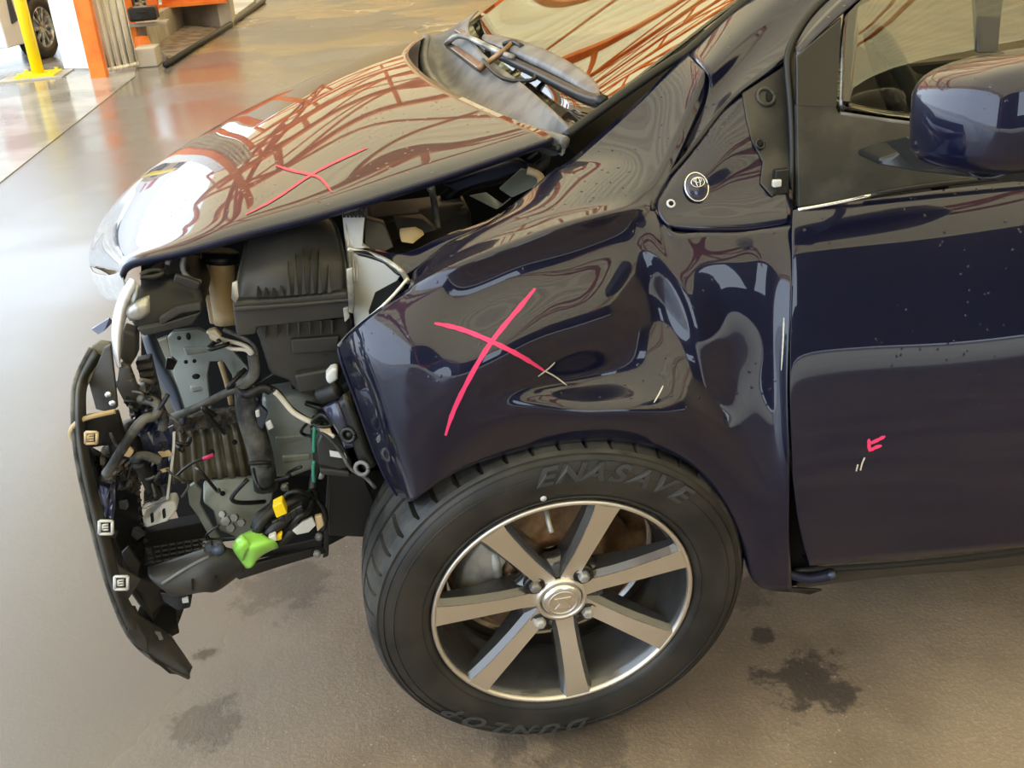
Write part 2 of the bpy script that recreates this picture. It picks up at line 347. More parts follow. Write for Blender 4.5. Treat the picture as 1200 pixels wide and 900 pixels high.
# unseen back side of the shed, openings shaped for reflections on the paint, and the far end
vf = [box_vf((10.3, -9.1, 2.55), (11.4, .2, 4.1)), box_vf((-.9, -9.1, 2.55), (5.6, .2, 4.1)), box_vf((3.25, -9.1, 1.1), (2.7, .2, 1.2)), box_vf((3.25, -9.1, 4.5), (2.7, .2, .2))]
struct(mobj('wall_near', *join(vf), M['wallnavy'], smooth=False), 'dark unseen wall, ground gap and opening shaped for bright reflections in the car')
V, F = plate_vf([Vector((-20, -9.3, .006)), Vector((30, -9.3, .006)), Vector((30, -30, .006)), Vector((-20, -30, .006))], (0, 0, -.05))
struct(mobj('trim_16', V, F, M['yard_pale'], smooth=False), 'added pale yard, unseen, brightening the strip reflected in the door')  # added out of view so the door reflects a pale strip
struct(box('wall_far', (5.4, 29.5, 2.3), (21.2, .2, 4.6), M['beige'], bv=0), 'beige wall at the far end')
struct(box('wall_right', (16, 10, 2.3), (.2, 39, 4.6), M['beige'], bv=0), 'beige side wall')
for i, yy in enumerate((-8.6, 19.5)):
    struct(box('trim_%d' % (20+i), (-2.5, yy, 2.3), (.16, .16, 4.6), M['orange'], bv=.01), 'orange steel column')

# ------------------------------------------------------------------ the damaged car
car = empty('damaged_car', label='navy blue car with crushed front fender, missing bumper and pink crosses', cat='car')
def ctl(rows): return [[P(*p) for p in r] for r in rows]
# --- fender side: columns bottom(arch) -> top(shoulder)
cols = [
 [(470,587,.05),(452,560,.05),(434,518,.05),(417,470,.06),(403,430,.06),(396,407,.07)],
 [(478,588,.00),(462,553,.00),(446,510,.00),(431,464,.01),(415,425,.02),(406,393,.04)],
 [(490,583,-.035),(480,548,-.04),(466,505,-.042),(452,460,-.035),(438,415,-.02),(430,372,.015)],
 [(520,562,-.04),(514,530,-.052),(508,487,-.055),(500,440,-.05),(490,385,-.03),(479,338,.02)],
 [(560,543,-.035),(556,508,-.055),(552,470,-.06),(548,420,-.055),(540,358,-.012),(535,312,-.005)],
 [(620,526,-.03),(618,482,-.055),(612,452,-.045),(606,400,-.045),(600,335,.0),(600,288,.005)],
 [(680,518,-.025),(678,480,-.05),(665,446,-.012),(662,390,-.025),(662,312,.02),(664,264,.018)],
 [(740,519,-.025),(742,478,-.05),(728,438,.0),(722,372,.0),(722,292,.045),(722,249,.045)],
 [(790,534,-.025),(797,490,-.04),(785,440,-.015),(772,370,.03),(766,300,.045),(767,243,.085)],
 [(828,562,-.02),(832,512,-.03),(825,458,-.01),(812,390,.008),(797,326,.032),(786,270,.06)],
 [(858,606,-.015),(862,548,-.025),(858,482,-.006),(850,408,.012),(834,328,.032),(822,272,.057)],
 [(874,652,-.01),(882,592,-.025),(885,500,-.010),(882,420,.010),(872,328,.032),(862,272,.058)],
 [(888,686,-.01),(904,612,-.03),(910,520,-.022),(908,425,.004),(902,330,.030),(898,268,.058)],
 [(928,694,-.015),(925,614,-.035),(924,532,-.038),(922,442,-.016),(929,340,.014),(931,262,.058)]]
rows = [[cols[j][i] for j in range(len(cols))] for i in range(6)]
side = dense(ctl(rows), 7, 8)
# arch lip turned inwards
lip0 = side[0]; lip1 = lip0+np.array([0, .022, .004]); lipg = np.array([lip0, lip0+np.array([0, .008, -.002]), lip1])
# --- upper fender: shoulder row is shared with the side grid
nu_top = 8*7
shoulder = side[-1][3*7:8*7+1]          # from col 3 to col 8
def resample(row_pts, n):               # n+1 samples of the spline through row_pts
    d = nspl([tuple(p) for p in row_pts], 24); idx = np.linspace(0, len(d)-1, n+1); return np.array([d[int(round(i))] for i in idx])
ridge_e = resample([P(767,243,.085), P(790,200,.125), P(815,146,.17), P(843,93,.215)], 21)[1:]
w0 = np.vstack([shoulder, ridge_e]); n = len(w0)-1
w1 = resample([P(481,331,.035), P(538,296,.05), P(602,268,.055), P(660,250,.06), P(722,233,.08), P(762,218,.10), P(784,178,.14), P(806,130,.175), P(826,82,.20)], n)
w2 = resample([P(482,326,.06), P(540,285,.075), P(596,252,.10), P(655,226,.12), P(715,196,.155), P(745,180,.17), P(770,145,.20), P(793,105,.225), P(815,70,.25)], n)
w3 = resample([P(484,319,.09), P(530,283,.11), P(585,252,.15), P(640,206,.19), P(665,190,.21), P(700,160,.235), P(745,120,.255), P(778,88,.27), P(806,61,.285)], n)
top0 = np.array([w0+(w1-w0)*t for t in (0, .33, .67, 1)])
top = np.array([nspl([w1[j], w2[j], w3[j]], 7) for j in range(n+1)]).transpose(1, 0, 2)
fl = w3+np.array([.004, .012, -.03]); topf = np.array([w3, (w3+fl)/2+np.array([0, .003, .0]), fl])
fender = surf('front_fender', [side, lipg, top0, top, topf], M['paint'], car, .0018, label='dented navy front fender marked with a pink cross')
# pale raw edge of the fender nose and of the gap at the door
tube('fender_edge', [P(397,405,.065), P(415,386,.04), P(440,366,.02), P(462,345,.022), P(478,326,.03)], .0022, M['silver'], fender, 6)
tube('fender_edge', [P(396,407,.068), P(402,430,.06), P(417,470,.058), P(434,518,.05), P(452,560,.048), P(470,587,.05)], .002, M['paint_dull'], fender, 6)
# folded front flange of the fender under the hood
fr = [[P(412,291,.13), P(440,292,.13), P(475,296,.13), P(520,276,.14), P(570,258,.17), P(610,232,.19), P(652,196,.215)],
      [P(416,296,.11), P(446,302,.11), P(474,304,.12), P(522,283,.12), P(572,262,.15), P(612,238,.17), P(648,203,.20)],
      [P(420,300,.12), P(455,312,.10), P(476,322,.10), P(520,290,.115), P(572,266,.155), P(612,242,.18), P(645,208,.20)]]
surf('fender_flange', [dense(fr, 5, 5)], M['paint'], car, .0015)
tube('torn_edge', [P(407,292,.12), P(430,297,.12), P(452,305,.10), P(470,318,.08), P(478,330,.05)], .0035, M['silver'], car, 8, label='bright torn metal edge')

# --- crayon marks: ribbons that lie on the panels
def ribbon(name, sname, pts, wpx, m, parent, off=.0008, n=24, taper=True, rise=.0010):
    d = nspl([(a, b, 0) for a, b in pts], max(2, n//max(1, len(pts)-1))) ; V = []; ok = []
    for i, p in enumerate(d):
        q = d[min(i+1, len(d)-1)]-d[max(i-1, 0)]; L_ = math.hypot(q[0], q[1]) or 1; nx, ny = -q[1]/L_, q[0]/L_
        t = i/(len(d)-1); ww = wpx*(min(1, .45+4*t, .45+3*(1-t)) if taper else 1)*(1+.12*math.sin(i*2.3))/2
        for s in (-1, 1):
            h, nn = on(sname, p[0]+s*nx*ww, p[1]+s*ny*ww, off)
            if h is None: return None
            V.append(h)
    F = [(2*i, 2*i+1, 2*i+3, 2*i+2) for i in range(len(d)-1)]
    return mobj(name, V, F, m, parent, smooth=True)
ribbon('crayon_stroke', 'front_fender', [(627,338),(605,365),(575,402),(550,443),(532,480),(522,510)], 5.5, M['pink'], fender)
ribbon('crayon_stroke', 'front_fender', [(509,379),(540,386),(575,400),(608,416),(637,434)], 5.5, M['pink'], fender)
ribbon('scratch', 'front_fender', [(637,434),(650,441),(664,452)], 1.6, M['scratch'], fender)
ribbon('scratch', 'front_fender', [(650,424),(643,431),(630,441)], 1.6, M['scratch'], fender)
ribbon('scratch', 'front_fender', [(766,472),(772,462),(777,452)], 1.6, M['scratch'], fender)
ribbon('scratch', 'front_fender', [(919,372),(918,400),(916,434)], 2, M['scratch'], fender)

# --- hood
NE = [(140,318,.16),(152,303,.135),(200,293,.125),(280,271,.12),(370,248,.125),(460,221,.15),(550,192,.18),(648,158,.23)]
SI = [(105,312,.72),(107,286,.75),(131,242,.80),(187,190,.85),(267,140,.92),(340,103,1.0),(420,68,1.08),(499,44,1.14)]
bow = [0,0,0,0,.0,.02,.055,.10]; crown = [.0,.012,.02,.03,.03,.03,.026,.02]
hr = []
for s in (0, .03, .10, .22, .4, .6, .8, 1.0, 1.06, 1.12):
    r_ = []
    for (a, b, bo, cr) in zip(NE, SI, bow, crown):
        A, B = P(*a), P(*b)
        if s <= 1:
            q = A.lerp(B, s); e = 4*s*(1-s); q.z += cr*math.sin(PI*min(1, s))**.8 if 0 < s < 1 else 0; q.x -= bo*e
            if s == 0: q.z -= .004
        else: q = B+Vector((0, (s-1)*1.4, -(s-1)**1.2*1.1))
        r_.append(q)
    hr.append(r_)
hoodg = dense(hr, 8, 6)
# nose of the hood rolls down in front
f0 = hoodg[:, 0]; nose = np.array([f0+np.array([-.012*t if 1 else 0, 0, 0])+np.array([-.03*math.sin(t*PI/2), -.0, -.11*(1-math.cos(t*PI/2))-.02*t]) for t in np.linspace(0, 1, 8)])
hood = surf('hood', [hoodg], M['paint'], car, .0015, label='glossy navy hood with pink arrow scrawl', towards=Vector((0, .5, 5)))
ng = dense([[P(141,318,.16),P(130,322,.3),P(118,322,.45),P(108,318,.6),P(105,310,.74)],[P(143,326,.16),P(133,333,.3),P(122,334,.45),P(113,331,.6),P(108,325,.74)],[P(150,345,.17),P(140,352,.3),P(130,353,.45),P(122,350,.6),P(116,342,.74)]], 6, 6)
surf('hood_nose', [ng], M['lens'], car, .002, label='pale nose edge')  # pale material on the nose roll
# folded hem under the near edge of the hood
ne = hoodg[0]; hem = np.array([ne, ne+np.array([0, .002, -.006]), ne+np.array([0, .014, -.012]), ne+np.array([0, .05, -.010])])
surf('hood_hem', [hem], M['paint_dull'], hood, .001)
ribbon('crayon_stroke', 'hood', [(323,194),(345,201),(368,206),(380,214),(389,226)], 3, M['pink2'], hood)
ribbon('crayon_stroke', 'hood', [(430,174),(400,187),(362,207),(325,232),(288,252)], 2.6, M['pink2'], hood)

# --- cowl, windscreen, wiper
lipp = [P(500,44,1.14), P(497,62,1.08), P(500,82,.98), P(514,102,.84), P(545,124,.62), P(600,147,.38), P(640,160,.27), P(663,167,.235)]
inn = [P(560,12,1.15), P(548,30,1.05), P(560,56,.92), P(585,78,.78), P(612,98,.62), P(640,122,.44), P(656,138,.32), P(668,150,.27)]
rows_ = []
for t, dz in ((0, 0), (.12, -.012), (.35, -.035), (.7, -.02), (1, 0)):
    rows_.append([a.lerp(b, t)+Vector((0, 0, dz*(1 if 0 < i < 7 else .2))) for i, (a, b) in enumerate(zip(lipp, inn))])
cowl = surf('cowl_panel', [dense(rows_, 6, 5)], M['cowl'], car, .003, label='grey plastic cowl panel', towards=Vector((0, .5, 5)))
tube('lip', lipp, .009, M['cowl'], cowl, 10, 8, label='raised rubber lip of the cowl')
tube('seal', [p+Vector((-.008, -.002, -.008)) for p in lipp], .006, M['wire'], cowl, 8, 8)
surf('cowl_tail', [dense([[P(650,165,.24),P(657,165,.235),P(664,168,.235)],[P(650,172,.24),P(655,176,.235),P(662,178,.235)],[P(655,180,.24),P(658,183,.235),P(661,180,.235)]],4,4)], M['cowl'], cowl, .006)
# windscreen surface: base row and one shifted up the rake
base = [P(545,30,1.12), P(562,60,.95), P(590,85,.78), P(618,106,.62), P(644,128,.46), P(660,143,.34), P(668,152,.265)]
rake = P(872,4,.33)-P(668,152,.265)
ws = [[b+rake*k+Vector((0, 0, .0)) for b in base] for k in (0, 1, 2, 3.2)]
for k, row in enumerate(ws):
    for i, q in enumerate(row): q.z += (.0, .012, .016, .0)[k]
surf('windscreen', [dense(ws, 6, 6)], M['glass'], car, .004, label='tinted windscreen', towards=Vector((-5, .5, 5)))
tube('screen_trim', [P(662,160,.25), P(700,132,.26), P(745,100,.27), P(790,70,.285), P(808,58,.29), P(872,2,.33), P(930,-50,.37)], .007, M['wire'], car, 8, 5)
# dark interior below the screen
dp = [b+Vector((.02, .0, -.05)) for b in base]; dq = [b+Vector((.9, .1, -.10)) for b in base]
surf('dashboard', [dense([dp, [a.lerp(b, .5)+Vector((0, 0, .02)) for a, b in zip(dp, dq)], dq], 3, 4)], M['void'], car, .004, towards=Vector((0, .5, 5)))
wp = empty('wiper', parent=car)
def W(px, py, off):
    for nm in ('windscreen', 'cowl_panel'):
        h, nn = on(nm, px, py, 0)
        if h is not None: return h-Vector(ray(px, py)).normalized()*off
    return P(px, py, .9)
c_ = [[W(567,40,.035), W(598,44,.05), W(635,56,.055), W(670,74,.05), W(694,92,.04), W(703,106,.03)],
      [W(565,46,.045), W(590,54,.06), W(625,66,.065), W(660,83,.06), W(688,99,.05), W(701,110,.035)],
      [W(574,53,.03), W(600,65,.03), W(630,79,.03), W(660,94,.03), W(686,108,.03), W(699,114,.02)]]
surf('blade_cover', [dense(c_, 5, 4)], M['cowl'], wp, .006)
tube('rubber_blade', [W(580,62,.02), W(602,73,.02), W(630,86,.02), W(660,101,.02), W(688,114,.02), W(707,118,.02)], .009, M['wire'], wp, 8, 5)
tube('arm', [W(523,52,.05), W(540,42,.05), W(570,54,.06), W(602,68,.05)], .006, M['cast'], wp, 6, 5)
tube('link', [W(561,82,.05), W(575,71,.06), W(590,60,.07), W(600,51,.065)], .0055, M['rust'], wp, 6, 3)
def bar4(pts, off): 
    q = [W(a, b, off) for a, b in pts]; V, F = plate_vf(q, (0, .004, -.008)); return bev(mobj('bracket', V, F, M['copper'], wp, smooth=False), .002)
bar4([(532,34),(540,33),(575,54),(568,58)], .045); bar4([(522,52),(530,50),(566,74),(559,80)], .04)
tube('clip', [W(590,52,.07), W(602,49,.07), W(612,55,.06)], .005, M['wire'], wp, 6, 3)
tube('link', [W(566,70,.04), W(590,92,.03), W(622,94,.03), W(628,88,.03)], .004, M['wire'], wp, 6, 3)

# --- A pillar and pillar base panel
rA = [P(806,62,.285), P(840,28,.31), P(875,-2,.335), P(960,-70,.40)]
rB = [P(826,82,.20), P(858,50,.235), P(900,10,.28), P(985,-62,.35)]
rB2 = [P(830,110,.19), P(868,74,.22), P(915,30,.26), P(1005,-50,.33)]
rC = [P(800,187,.13), P(862,112,.17), P(924,66,.205), P(1030,-40,.30)]
surf('windscreen_pillar', [dense([rA, rB, rB2, rC], 6, 6)], M['paint'], car, .002, label='navy windscreen pillar')
eb = [[(768,233,.10),(800,189,.13),(832,148,.15),(863,113,.175),(924,68,.21)],
      [(769,242,.085),(802,215,.10),(838,190,.115),(868,170,.13),(926,150,.15)],
      [(775,256,.072),(806,238,.085),(840,228,.095),(872,222,.10),(928,210,.11)],
      [(784,264,.062),(812,262,.062),(845,260,.064),(880,258,.066),(929,250,.07)],
      [(788,271,.066),(816,273,.062),(848,273,.062),(882,272,.062),(930,265,.064)]]
base_p = surf('pillar_base_panel', [dense(ctl(eb), 6, 6)], M['paint'], car, .002, label='navy panel with round emblem cap below pillar')
tube('panel_seam', [P(766,246,.08), P(762,228,.10), P(775,214,.118), P(800,187,.13), P(832,147,.152), P(863,111,.176), P(925,65,.21)], .003, M['wire'], car, 6, 5)
# black bare triangle with holes
def on_plate(name, sname, pts, m, parent, off=.002, th=.003, bv=.001, label=None):
    q = [on(sname, a, b, off)[0] for a, b in pts]; nn = on(sname, *pts[0])[1]
    V, F = plate_vf(q, -nn*th); o = mobj(name, V, F, m, parent, smooth=False, label=label)
    if bv: bev(o, bv, 2, .9)
    return o
tri = on_plate('door_jamb_patch', 'pillar_base_panel', [(869,110),(921,76),(925,200),(905,232),(890,215),(893,190),(880,165),(874,140)], M['grey_pl'], base_p, .003, .004, .002, label='black bare triangle with holes')
def decal(name, sname, px, py, r, m, parent, h=.002, off=.001, el=1.0, ring=None):
    p, nn = on(sname, px, py, off)
    if ring: return mobj(name, *ring_on(p, nn, r, r*el, ring), m, parent)
    return mobj(name, *disc_on(p, nn, r, h, 20, el), m, parent)
decal('hole', 'pillar_base_panel', 902, 116, .007, M['void'], base_p, .0035, .002, 1.5)
decal('boss', 'pillar_base_panel', 889, 170, .006, M['satin'], base_p, ring=.002, off=.004)
decal('hole', 'pillar_base_panel', 889, 170, .004, M['void'], base_p, .0035, .002)
decal('boss', 'pillar_base_panel', 896, 115, .012, M['grey_pl'], base_p, ring=.003, off=.004)
for a, b in ((786, 239),): decal('screw_hole', 'pillar_base_panel', a, b, .0045, M['white_pl'], base_p, ring=.0018, off=.001); decal('hole', 'pillar_base_panel', a, b, .003, M['void'], base_p)
hp = on('pillar_base_panel', 912, 216, .008)[0]
box('catch', hp, (.02, .012, .034), M['satin'], base_p, .002); box('catch_pin', hp+Vector((-.008, -.006, .0)), (.012, .008, .010), M['white_pl'], base_p, .002)
# round cap with oval emblem
pe, ne_ = on('pillar_base_panel', 815, 220, .001); a_, b_, c_ = frame_of(ne_)
V, F = [], []
for i in range(9):
    t = i/8*PI/2
    for k in range(24): V.append(pe+.017*math.cos(t)*(math.cos(2*PI*k/24)*a_+1.15*math.sin(2*PI*k/24)*b_)+.008*math.sin(t)*c_)
F = [(i*24+k, i*24+(k+1) % 24, (i+1)*24+(k+1) % 24, (i+1)*24+k) for i in range(8) for k in range(24)]
mobj('emblem_cap', V, F, M['purple'], base_p, label='round glossy cap')
mobj('emblem', *join([ring_on(pe+.003*c_, ne_, .0165, .019, .0012), ring_on(pe+.009*c_, ne_, .0095, .0065, .0007, cb=.005), ring_on(pe+.0095*c_, ne_, .0055, .003, .0006, cb=.0075), ring_on(pe+.0095*c_, ne_, .0028, .006, .0006, cb=.0045)]), M['chrome'], base_p, label='chrome oval emblem of three interlocked ellipses')

# --- front door
dl = [(950,663,-.032),(937,600,-.040),(930,505,-.026),(930,410,-.003),(933,330,.020),(934,275,.043),(935,246,.07)]
dr = [(1200,640,-.032),(1200,580,-.038),(1200,480,-.022),(1200,380,.003),(1200,295,.029),(1200,240,.0525),(1200,210,.077)]
dm = [(1060,654,-.032),(1060,592,-.038),(1060,495,-.023),(1060,397,.001),(1060,313,.026),(1060,258,.0495),(1060,228,.073)]
ds = [(964,662,-.032),(950,600,-.042),(943,505,-.028),(942,410,-.005),(944,329,.018),(943,273,.041),(944,244,.067)]
rowsd = [[P(*a), P(*s_), P(*m_), P(*b), P(*b)+(P(*b)-P(*m_))*1.3] for a, s_, m_, b in zip(dl, ds, dm, dr)]
g_ = dense(rowsd, 8, 6)
edge = g_[:, 0]; g2 = np.array([edge+np.array([.004, .025, 0]), edge+np.array([0, .004, 0]), edge]).transpose(1, 0, 2)
bot = np.array([g_[0]+np.array([0, .03, .0]), g_[0]+np.array([0, .004, -.003]), g_[0]])
door = surf('front_door', [g_, g2, bot], M['paint'], car, .0, label='navy front door with small pink arrow')
for pts in ([(1037,511),(1027,516),(1018,520)], [(1018,514),(1018,522),(1019,529)], [(1019,528),(1026,524),(1033,522)]):
    ribbon('crayon_stroke', 'front_door', pts, 4, M['pink'], door, n=6)
for pts in ([(1013,536),(1010,543),(1008,551)], [(1005,544),(1003,552)]): ribbon('scratch', 'front_door', pts, 1.8, M['scratch'], door, n=6, taper=False)
plate('gap_shade_backing', [(918,262,.09),(940,262,.09),(940,400,.03),(960,680,.02),(915,690,.02),(915,400,.03)], M['void'], car, .02, bv=0)  # near-black backing: shade of the door gap put in as colour
# belt: black sail, chrome lines, window, frame
def ppx(l): return [P(*a) for a in l]
plate('mirror_sail', [(934,124,.13),(980,126,.13),(984,134,.13),(1095,152,.12),(1220,150,.12),(1220,208,.075),(1100,218,.072),(936,244,.075)], M['grey_pl'], door, .01, label='dark grey mirror base trim')
tube('belt_moulding', ppx([(935,246,.066),(980,238,.064),(1020,229,.062)]), .0028, M['chrome'], door, 6)
tube('belt_moulding', ppx([(1020,229,.064),(1100,216,.062),(1230,203,.06)]), .004, M['wire'], door, 6)
plate('corner_filler', [(934,66,.155),(987,20,.18),(981,127,.13),(934,125,.13)], M['satin'], door, .008, label='glossy dark corner panel')
surf('side_window', [dense([[P(980,130,.14),P(1100,150,.14),P(1330,140,.14)],[P(984,60,.165),P(1110,60,.165),P(1340,60,.165)],[P(990,10,.19),P(1130,-60,.205),P(1380,-80,.205)]], 5, 5)], M['glass'], door, .004, label='tinted side window')
tube('window_frame', ppx([(926,255,.09),(929,180,.125),(926,110,.16),(924,66,.19),(935,38,.21),(965,0,.23),(1040,-60,.26)]), .006, M['wire'], car, 8, 5, label='black door seal')
surf('window_frame', [dense([[P(934,66,.157),P(990,12,.185),P(1080,-60,.21)],[P(933,55,.17),P(972,10,.20),P(1050,-60,.23)]], 5, 3)], M['paint'], door, .003)
plate('window_post', [(1146,62,.16),(1170,62,.16),(1176,-10,.19),(1142,-10,.19)], M['grey_pl'], door, .012, label='grey window divider post')
tube('window_gasket', ppx([(984,134,.135),(1040,142,.13),(1095,149,.13)]), .004, M['cowl'], door, 6)
# door mirror
mr_ = empty('door_mirror', parent=car, label='navy door mirror on a grey stalk')
Vm, Fm = [], []; mc = P(1228,124,-.13); NU, NV = 28, 16
ax = Vector((1, .12, .02)).normalized(); az = Vector((0, .12, 1)).normalized(); ay = az.cross(ax)
for i in range(NV+1):
    v = -PI/2+PI*i/NV
    for k in range(NU):
        u_ = 2*PI*k/NU; e = .5; sg = lambda t, p_: math.copysign(abs(t)**p_, t)
        x = .145*sg(math.cos(v), .5)*sg(math.cos(u_), e); y_ = .085*sg(math.cos(v), .5)*sg(math.sin(u_), e); z_ = .064*sg(math.sin(v), .42)
        if x < 0: z_ *= 1-.10*(x/.145)**2
        Vm.append(mc+ax*x+ay*y_+az*(z_+(.0 if z_ > 0 else 0)))
Fm = [(i*NU+k, i*NU+(k+1) % NU, (i+1)*NU+(k+1) % NU, (i+1)*NU+k) for i in range(NV) for k in range(NU)]
mobj('mirror_housing', Vm, Fm, M['paint'], mr_)
plate('mirror_stalk', [(1030,186,.03),(1062,176,.01),(1090,170,-.06),(1230,184,-.20),(1230,216,-.20),(1150,211,-.17),(1080,203,-.04),(1030,194,.03)], M['satin'], mr_, (0, .06, 0), bv=.005)
tube('mirror_seam', ppx([(1092,186,-.10),(1140,188,-.14),(1145,200,-.14),(1148,210,-.13)]), .0015, M['wire'], mr_, 6)
# steering wheel behind the glass
sw = P(1062,128,.34); mobj('steering_wheel', *join([ring_on(sw, Vector((1, -.3, .5)), .13, .13, .014, 32, 8), disc_on(sw, Vector((1, -.3, .5)), .05, .03, 16)]), M['wire'], car)

# --- rocker, underbody, inner dark volumes
tube('door_bottom_seal', ppx([(930,669,0),(1060,661,0),(1200,645,0),(1420,615,0)]), .005, M['wire'], car, 8)
rk = dense([[P(936,672,.0),P(1060,664,.0),P(1200,650,.0),P(1450,610,.0)],[P(934,684,.01),P(1060,668,.03),P(1200,655,.03),P(1450,616,.03)],[P(934,690,.07),P(1060,674,.08),P(1200,662,.08),P(1450,624,.08)]], 5, 4)
surf('rocker_panel', [rk], M['satin'], car, .003)
tube('rocker_end', ppx([(922,672,-.01),(945,678,-.012),(962,676,-.012),(976,672,-.01)]), .009, M['paint_dull'], car, 8, taper=(.7, 1))
tube('rocker_clip', ppx([(973,670,-.015),(976,676,-.015)]), .007, M['steel_bl'], car, 8)
plate('splash_tab', [(880,676,.0),(930,690,-.01),(965,692,-.01),(950,697,.0),(915,692,.02),(888,684,.03)], M['satin'], car, .006)
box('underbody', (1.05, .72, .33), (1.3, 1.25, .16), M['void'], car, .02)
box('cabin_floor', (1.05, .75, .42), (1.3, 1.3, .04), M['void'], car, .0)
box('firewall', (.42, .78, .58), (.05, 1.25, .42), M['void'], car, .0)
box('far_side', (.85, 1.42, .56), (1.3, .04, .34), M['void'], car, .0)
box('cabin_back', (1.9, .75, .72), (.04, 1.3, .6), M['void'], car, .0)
# wheel house liner
V, F = lathe_vf([(.335, .30), (.335, .16), (.33, .03), (.318, .0)], 40, None, False, .0, 2.1)
o = mobj('wheel_liner', [v+Vector((0, 0, .30)) for v in V], F, M['black'], car)
V, F = plate_vf([Vector((.34*math.cos(a), .30, .30+.34*math.sin(a))) for a in np.linspace(.1, PI-.25, 20)], .01); mobj('wheel_house_wall', V, F, M['void'], car, smooth=False)
for px, py in ((865, 577), (872, 620)):
    c = P(px, py, .0); mobj('liner_clip', *join([disc_on(c, Vector((-.3, -1, 0)), .010, .006), ring_on(c, Vector((-.3, -1, 0)), .011, .011, .002)]), M['steel_bl'], car)
surf('liner_lip', [dense([[P(850,572,.0),P(868,590,.0),P(876,612,.0),P(880,640,.0),P(876,655,.0)],[P(845,566,.02),P(858,592,.03),P(866,616,.02),P(868,636,.02),P(874,652,.02)]], 4, 3)], M['steel_bl'], car, .003)

# --- wheel
CAMB = .1162; wh = empty('front_wheel', (0, .0, .285), (CAMB, 0, 0), car, label='seven-spoke alloy wheel with low black tyre')
NS = 432
prof = [(.190, .012), (.192, -.004), (.200, -.012), (.215, -.016), (.235, -.0165), (.250, -.013), (.262, -.006), (.2645, -.0035), (.2665, -.0045), (.270, .000), (.2745, .008), (.2765, .014), (.279, .026), (.2805, .044), (.2805, .046), (.2745, .047), (.2745, .053), (.281, .054), (.282, .078), (.276, .079), (.276, .085), (.282, .086), (.281, .110), (.2745, .111), (.2745, .117), (.2805, .118), (.279, .136), (.2745, .150), (.262, .160), (.235, .168), (.2, .160), (.188, .150)]
def groove(i, j, r, y):
    if i % 9 == 0 and .268 < r and .004 < y < .045: r -= .007
    if i % 12 == 3 and .27 < r and .055 < y < .077: r -= .005
    if i % 9 == 0 and .27 < r and .118 < y: r -= .006
    return r, y
tyre = mobj('tyre', *lathe_vf(prof, NS, groove), M['rubber'], wh, smooth=True, label='black rubber tyre with worn raised lettering')
tyre.data.materials.append(M['tread'])
for p_ in tyre.data.polygons:
    if math.hypot(p_.center.x, p_.center.z) > .268: p_.material_index = 1; p_.use_smooth = False
for rr, yy in ((.2025, -.0135), (.258, -.0095), (.2445, -.0150)):
    mobj('sidewall_ring', *lathe_vf([(rr+.0009*math.cos(a), yy+.0009*math.sin(a)) for a in np.linspace(0, 2*PI, 5)[:4]], 96, None, True), M['rubber'], tyre)
def word(txt, ang0, ang1, r, size, name):   # clockwise, tops outward
    vfs = []; n = len(txt)
    for i, ch in enumerate(txt):
        a = math.radians(ang0+(ang1-ang0)*(i/(n-1)))
        cu = bpy.data.curves.new('t', 'FONT'); cu.body = ch; cu.size = size; cu.extrude = .0009; cu.align_x = 'CENTER'; cu.offset = .0011; cu.shear = .35
        ob = bpy.data.objects.new('t', cu); C.objects.link(ob); dg = bpy.context.evaluated_depsgraph_get(); me = bpy.data.meshes.new_from_object(ob.evaluated_get(dg))
        er = Vector((math.cos(a), 0, math.sin(a))); et = Vector((math.sin(a), 0, -math.cos(a)))
        vs = []
        for v in me.vertices:
            rr = r+v.co.y; yb_ = -.0165+max(0, (rr-.240))**1.6*2.6; vs.append(er*rr+et*v.co.x*1.3+Vector((0, yb_-.0006-v.co.z, 0)))
        vfs.append((vs, [tuple(p.vertices) for p in me.polygons])); bpy.data.objects.remove(ob); bpy.data.curves.remove(cu); bpy.data.meshes.remove(me)
    return mobj(name, *join(vfs), M['rubber_hi'], tyre, smooth=False)
word('ENASAVE', 96, 49, .2315, .036, 'raised_lettering')
word('DUNLOP', -86, -135, .232, .033, 'raised_lettering')
a = math.radians(97); mobj('paint_dot', *disc_on(Vector((.210*math.cos(a), -.0155, .210*math.sin(a))), Vector((0, -1, 0)), .0042, .001, 16), M['white_pl'], tyre)
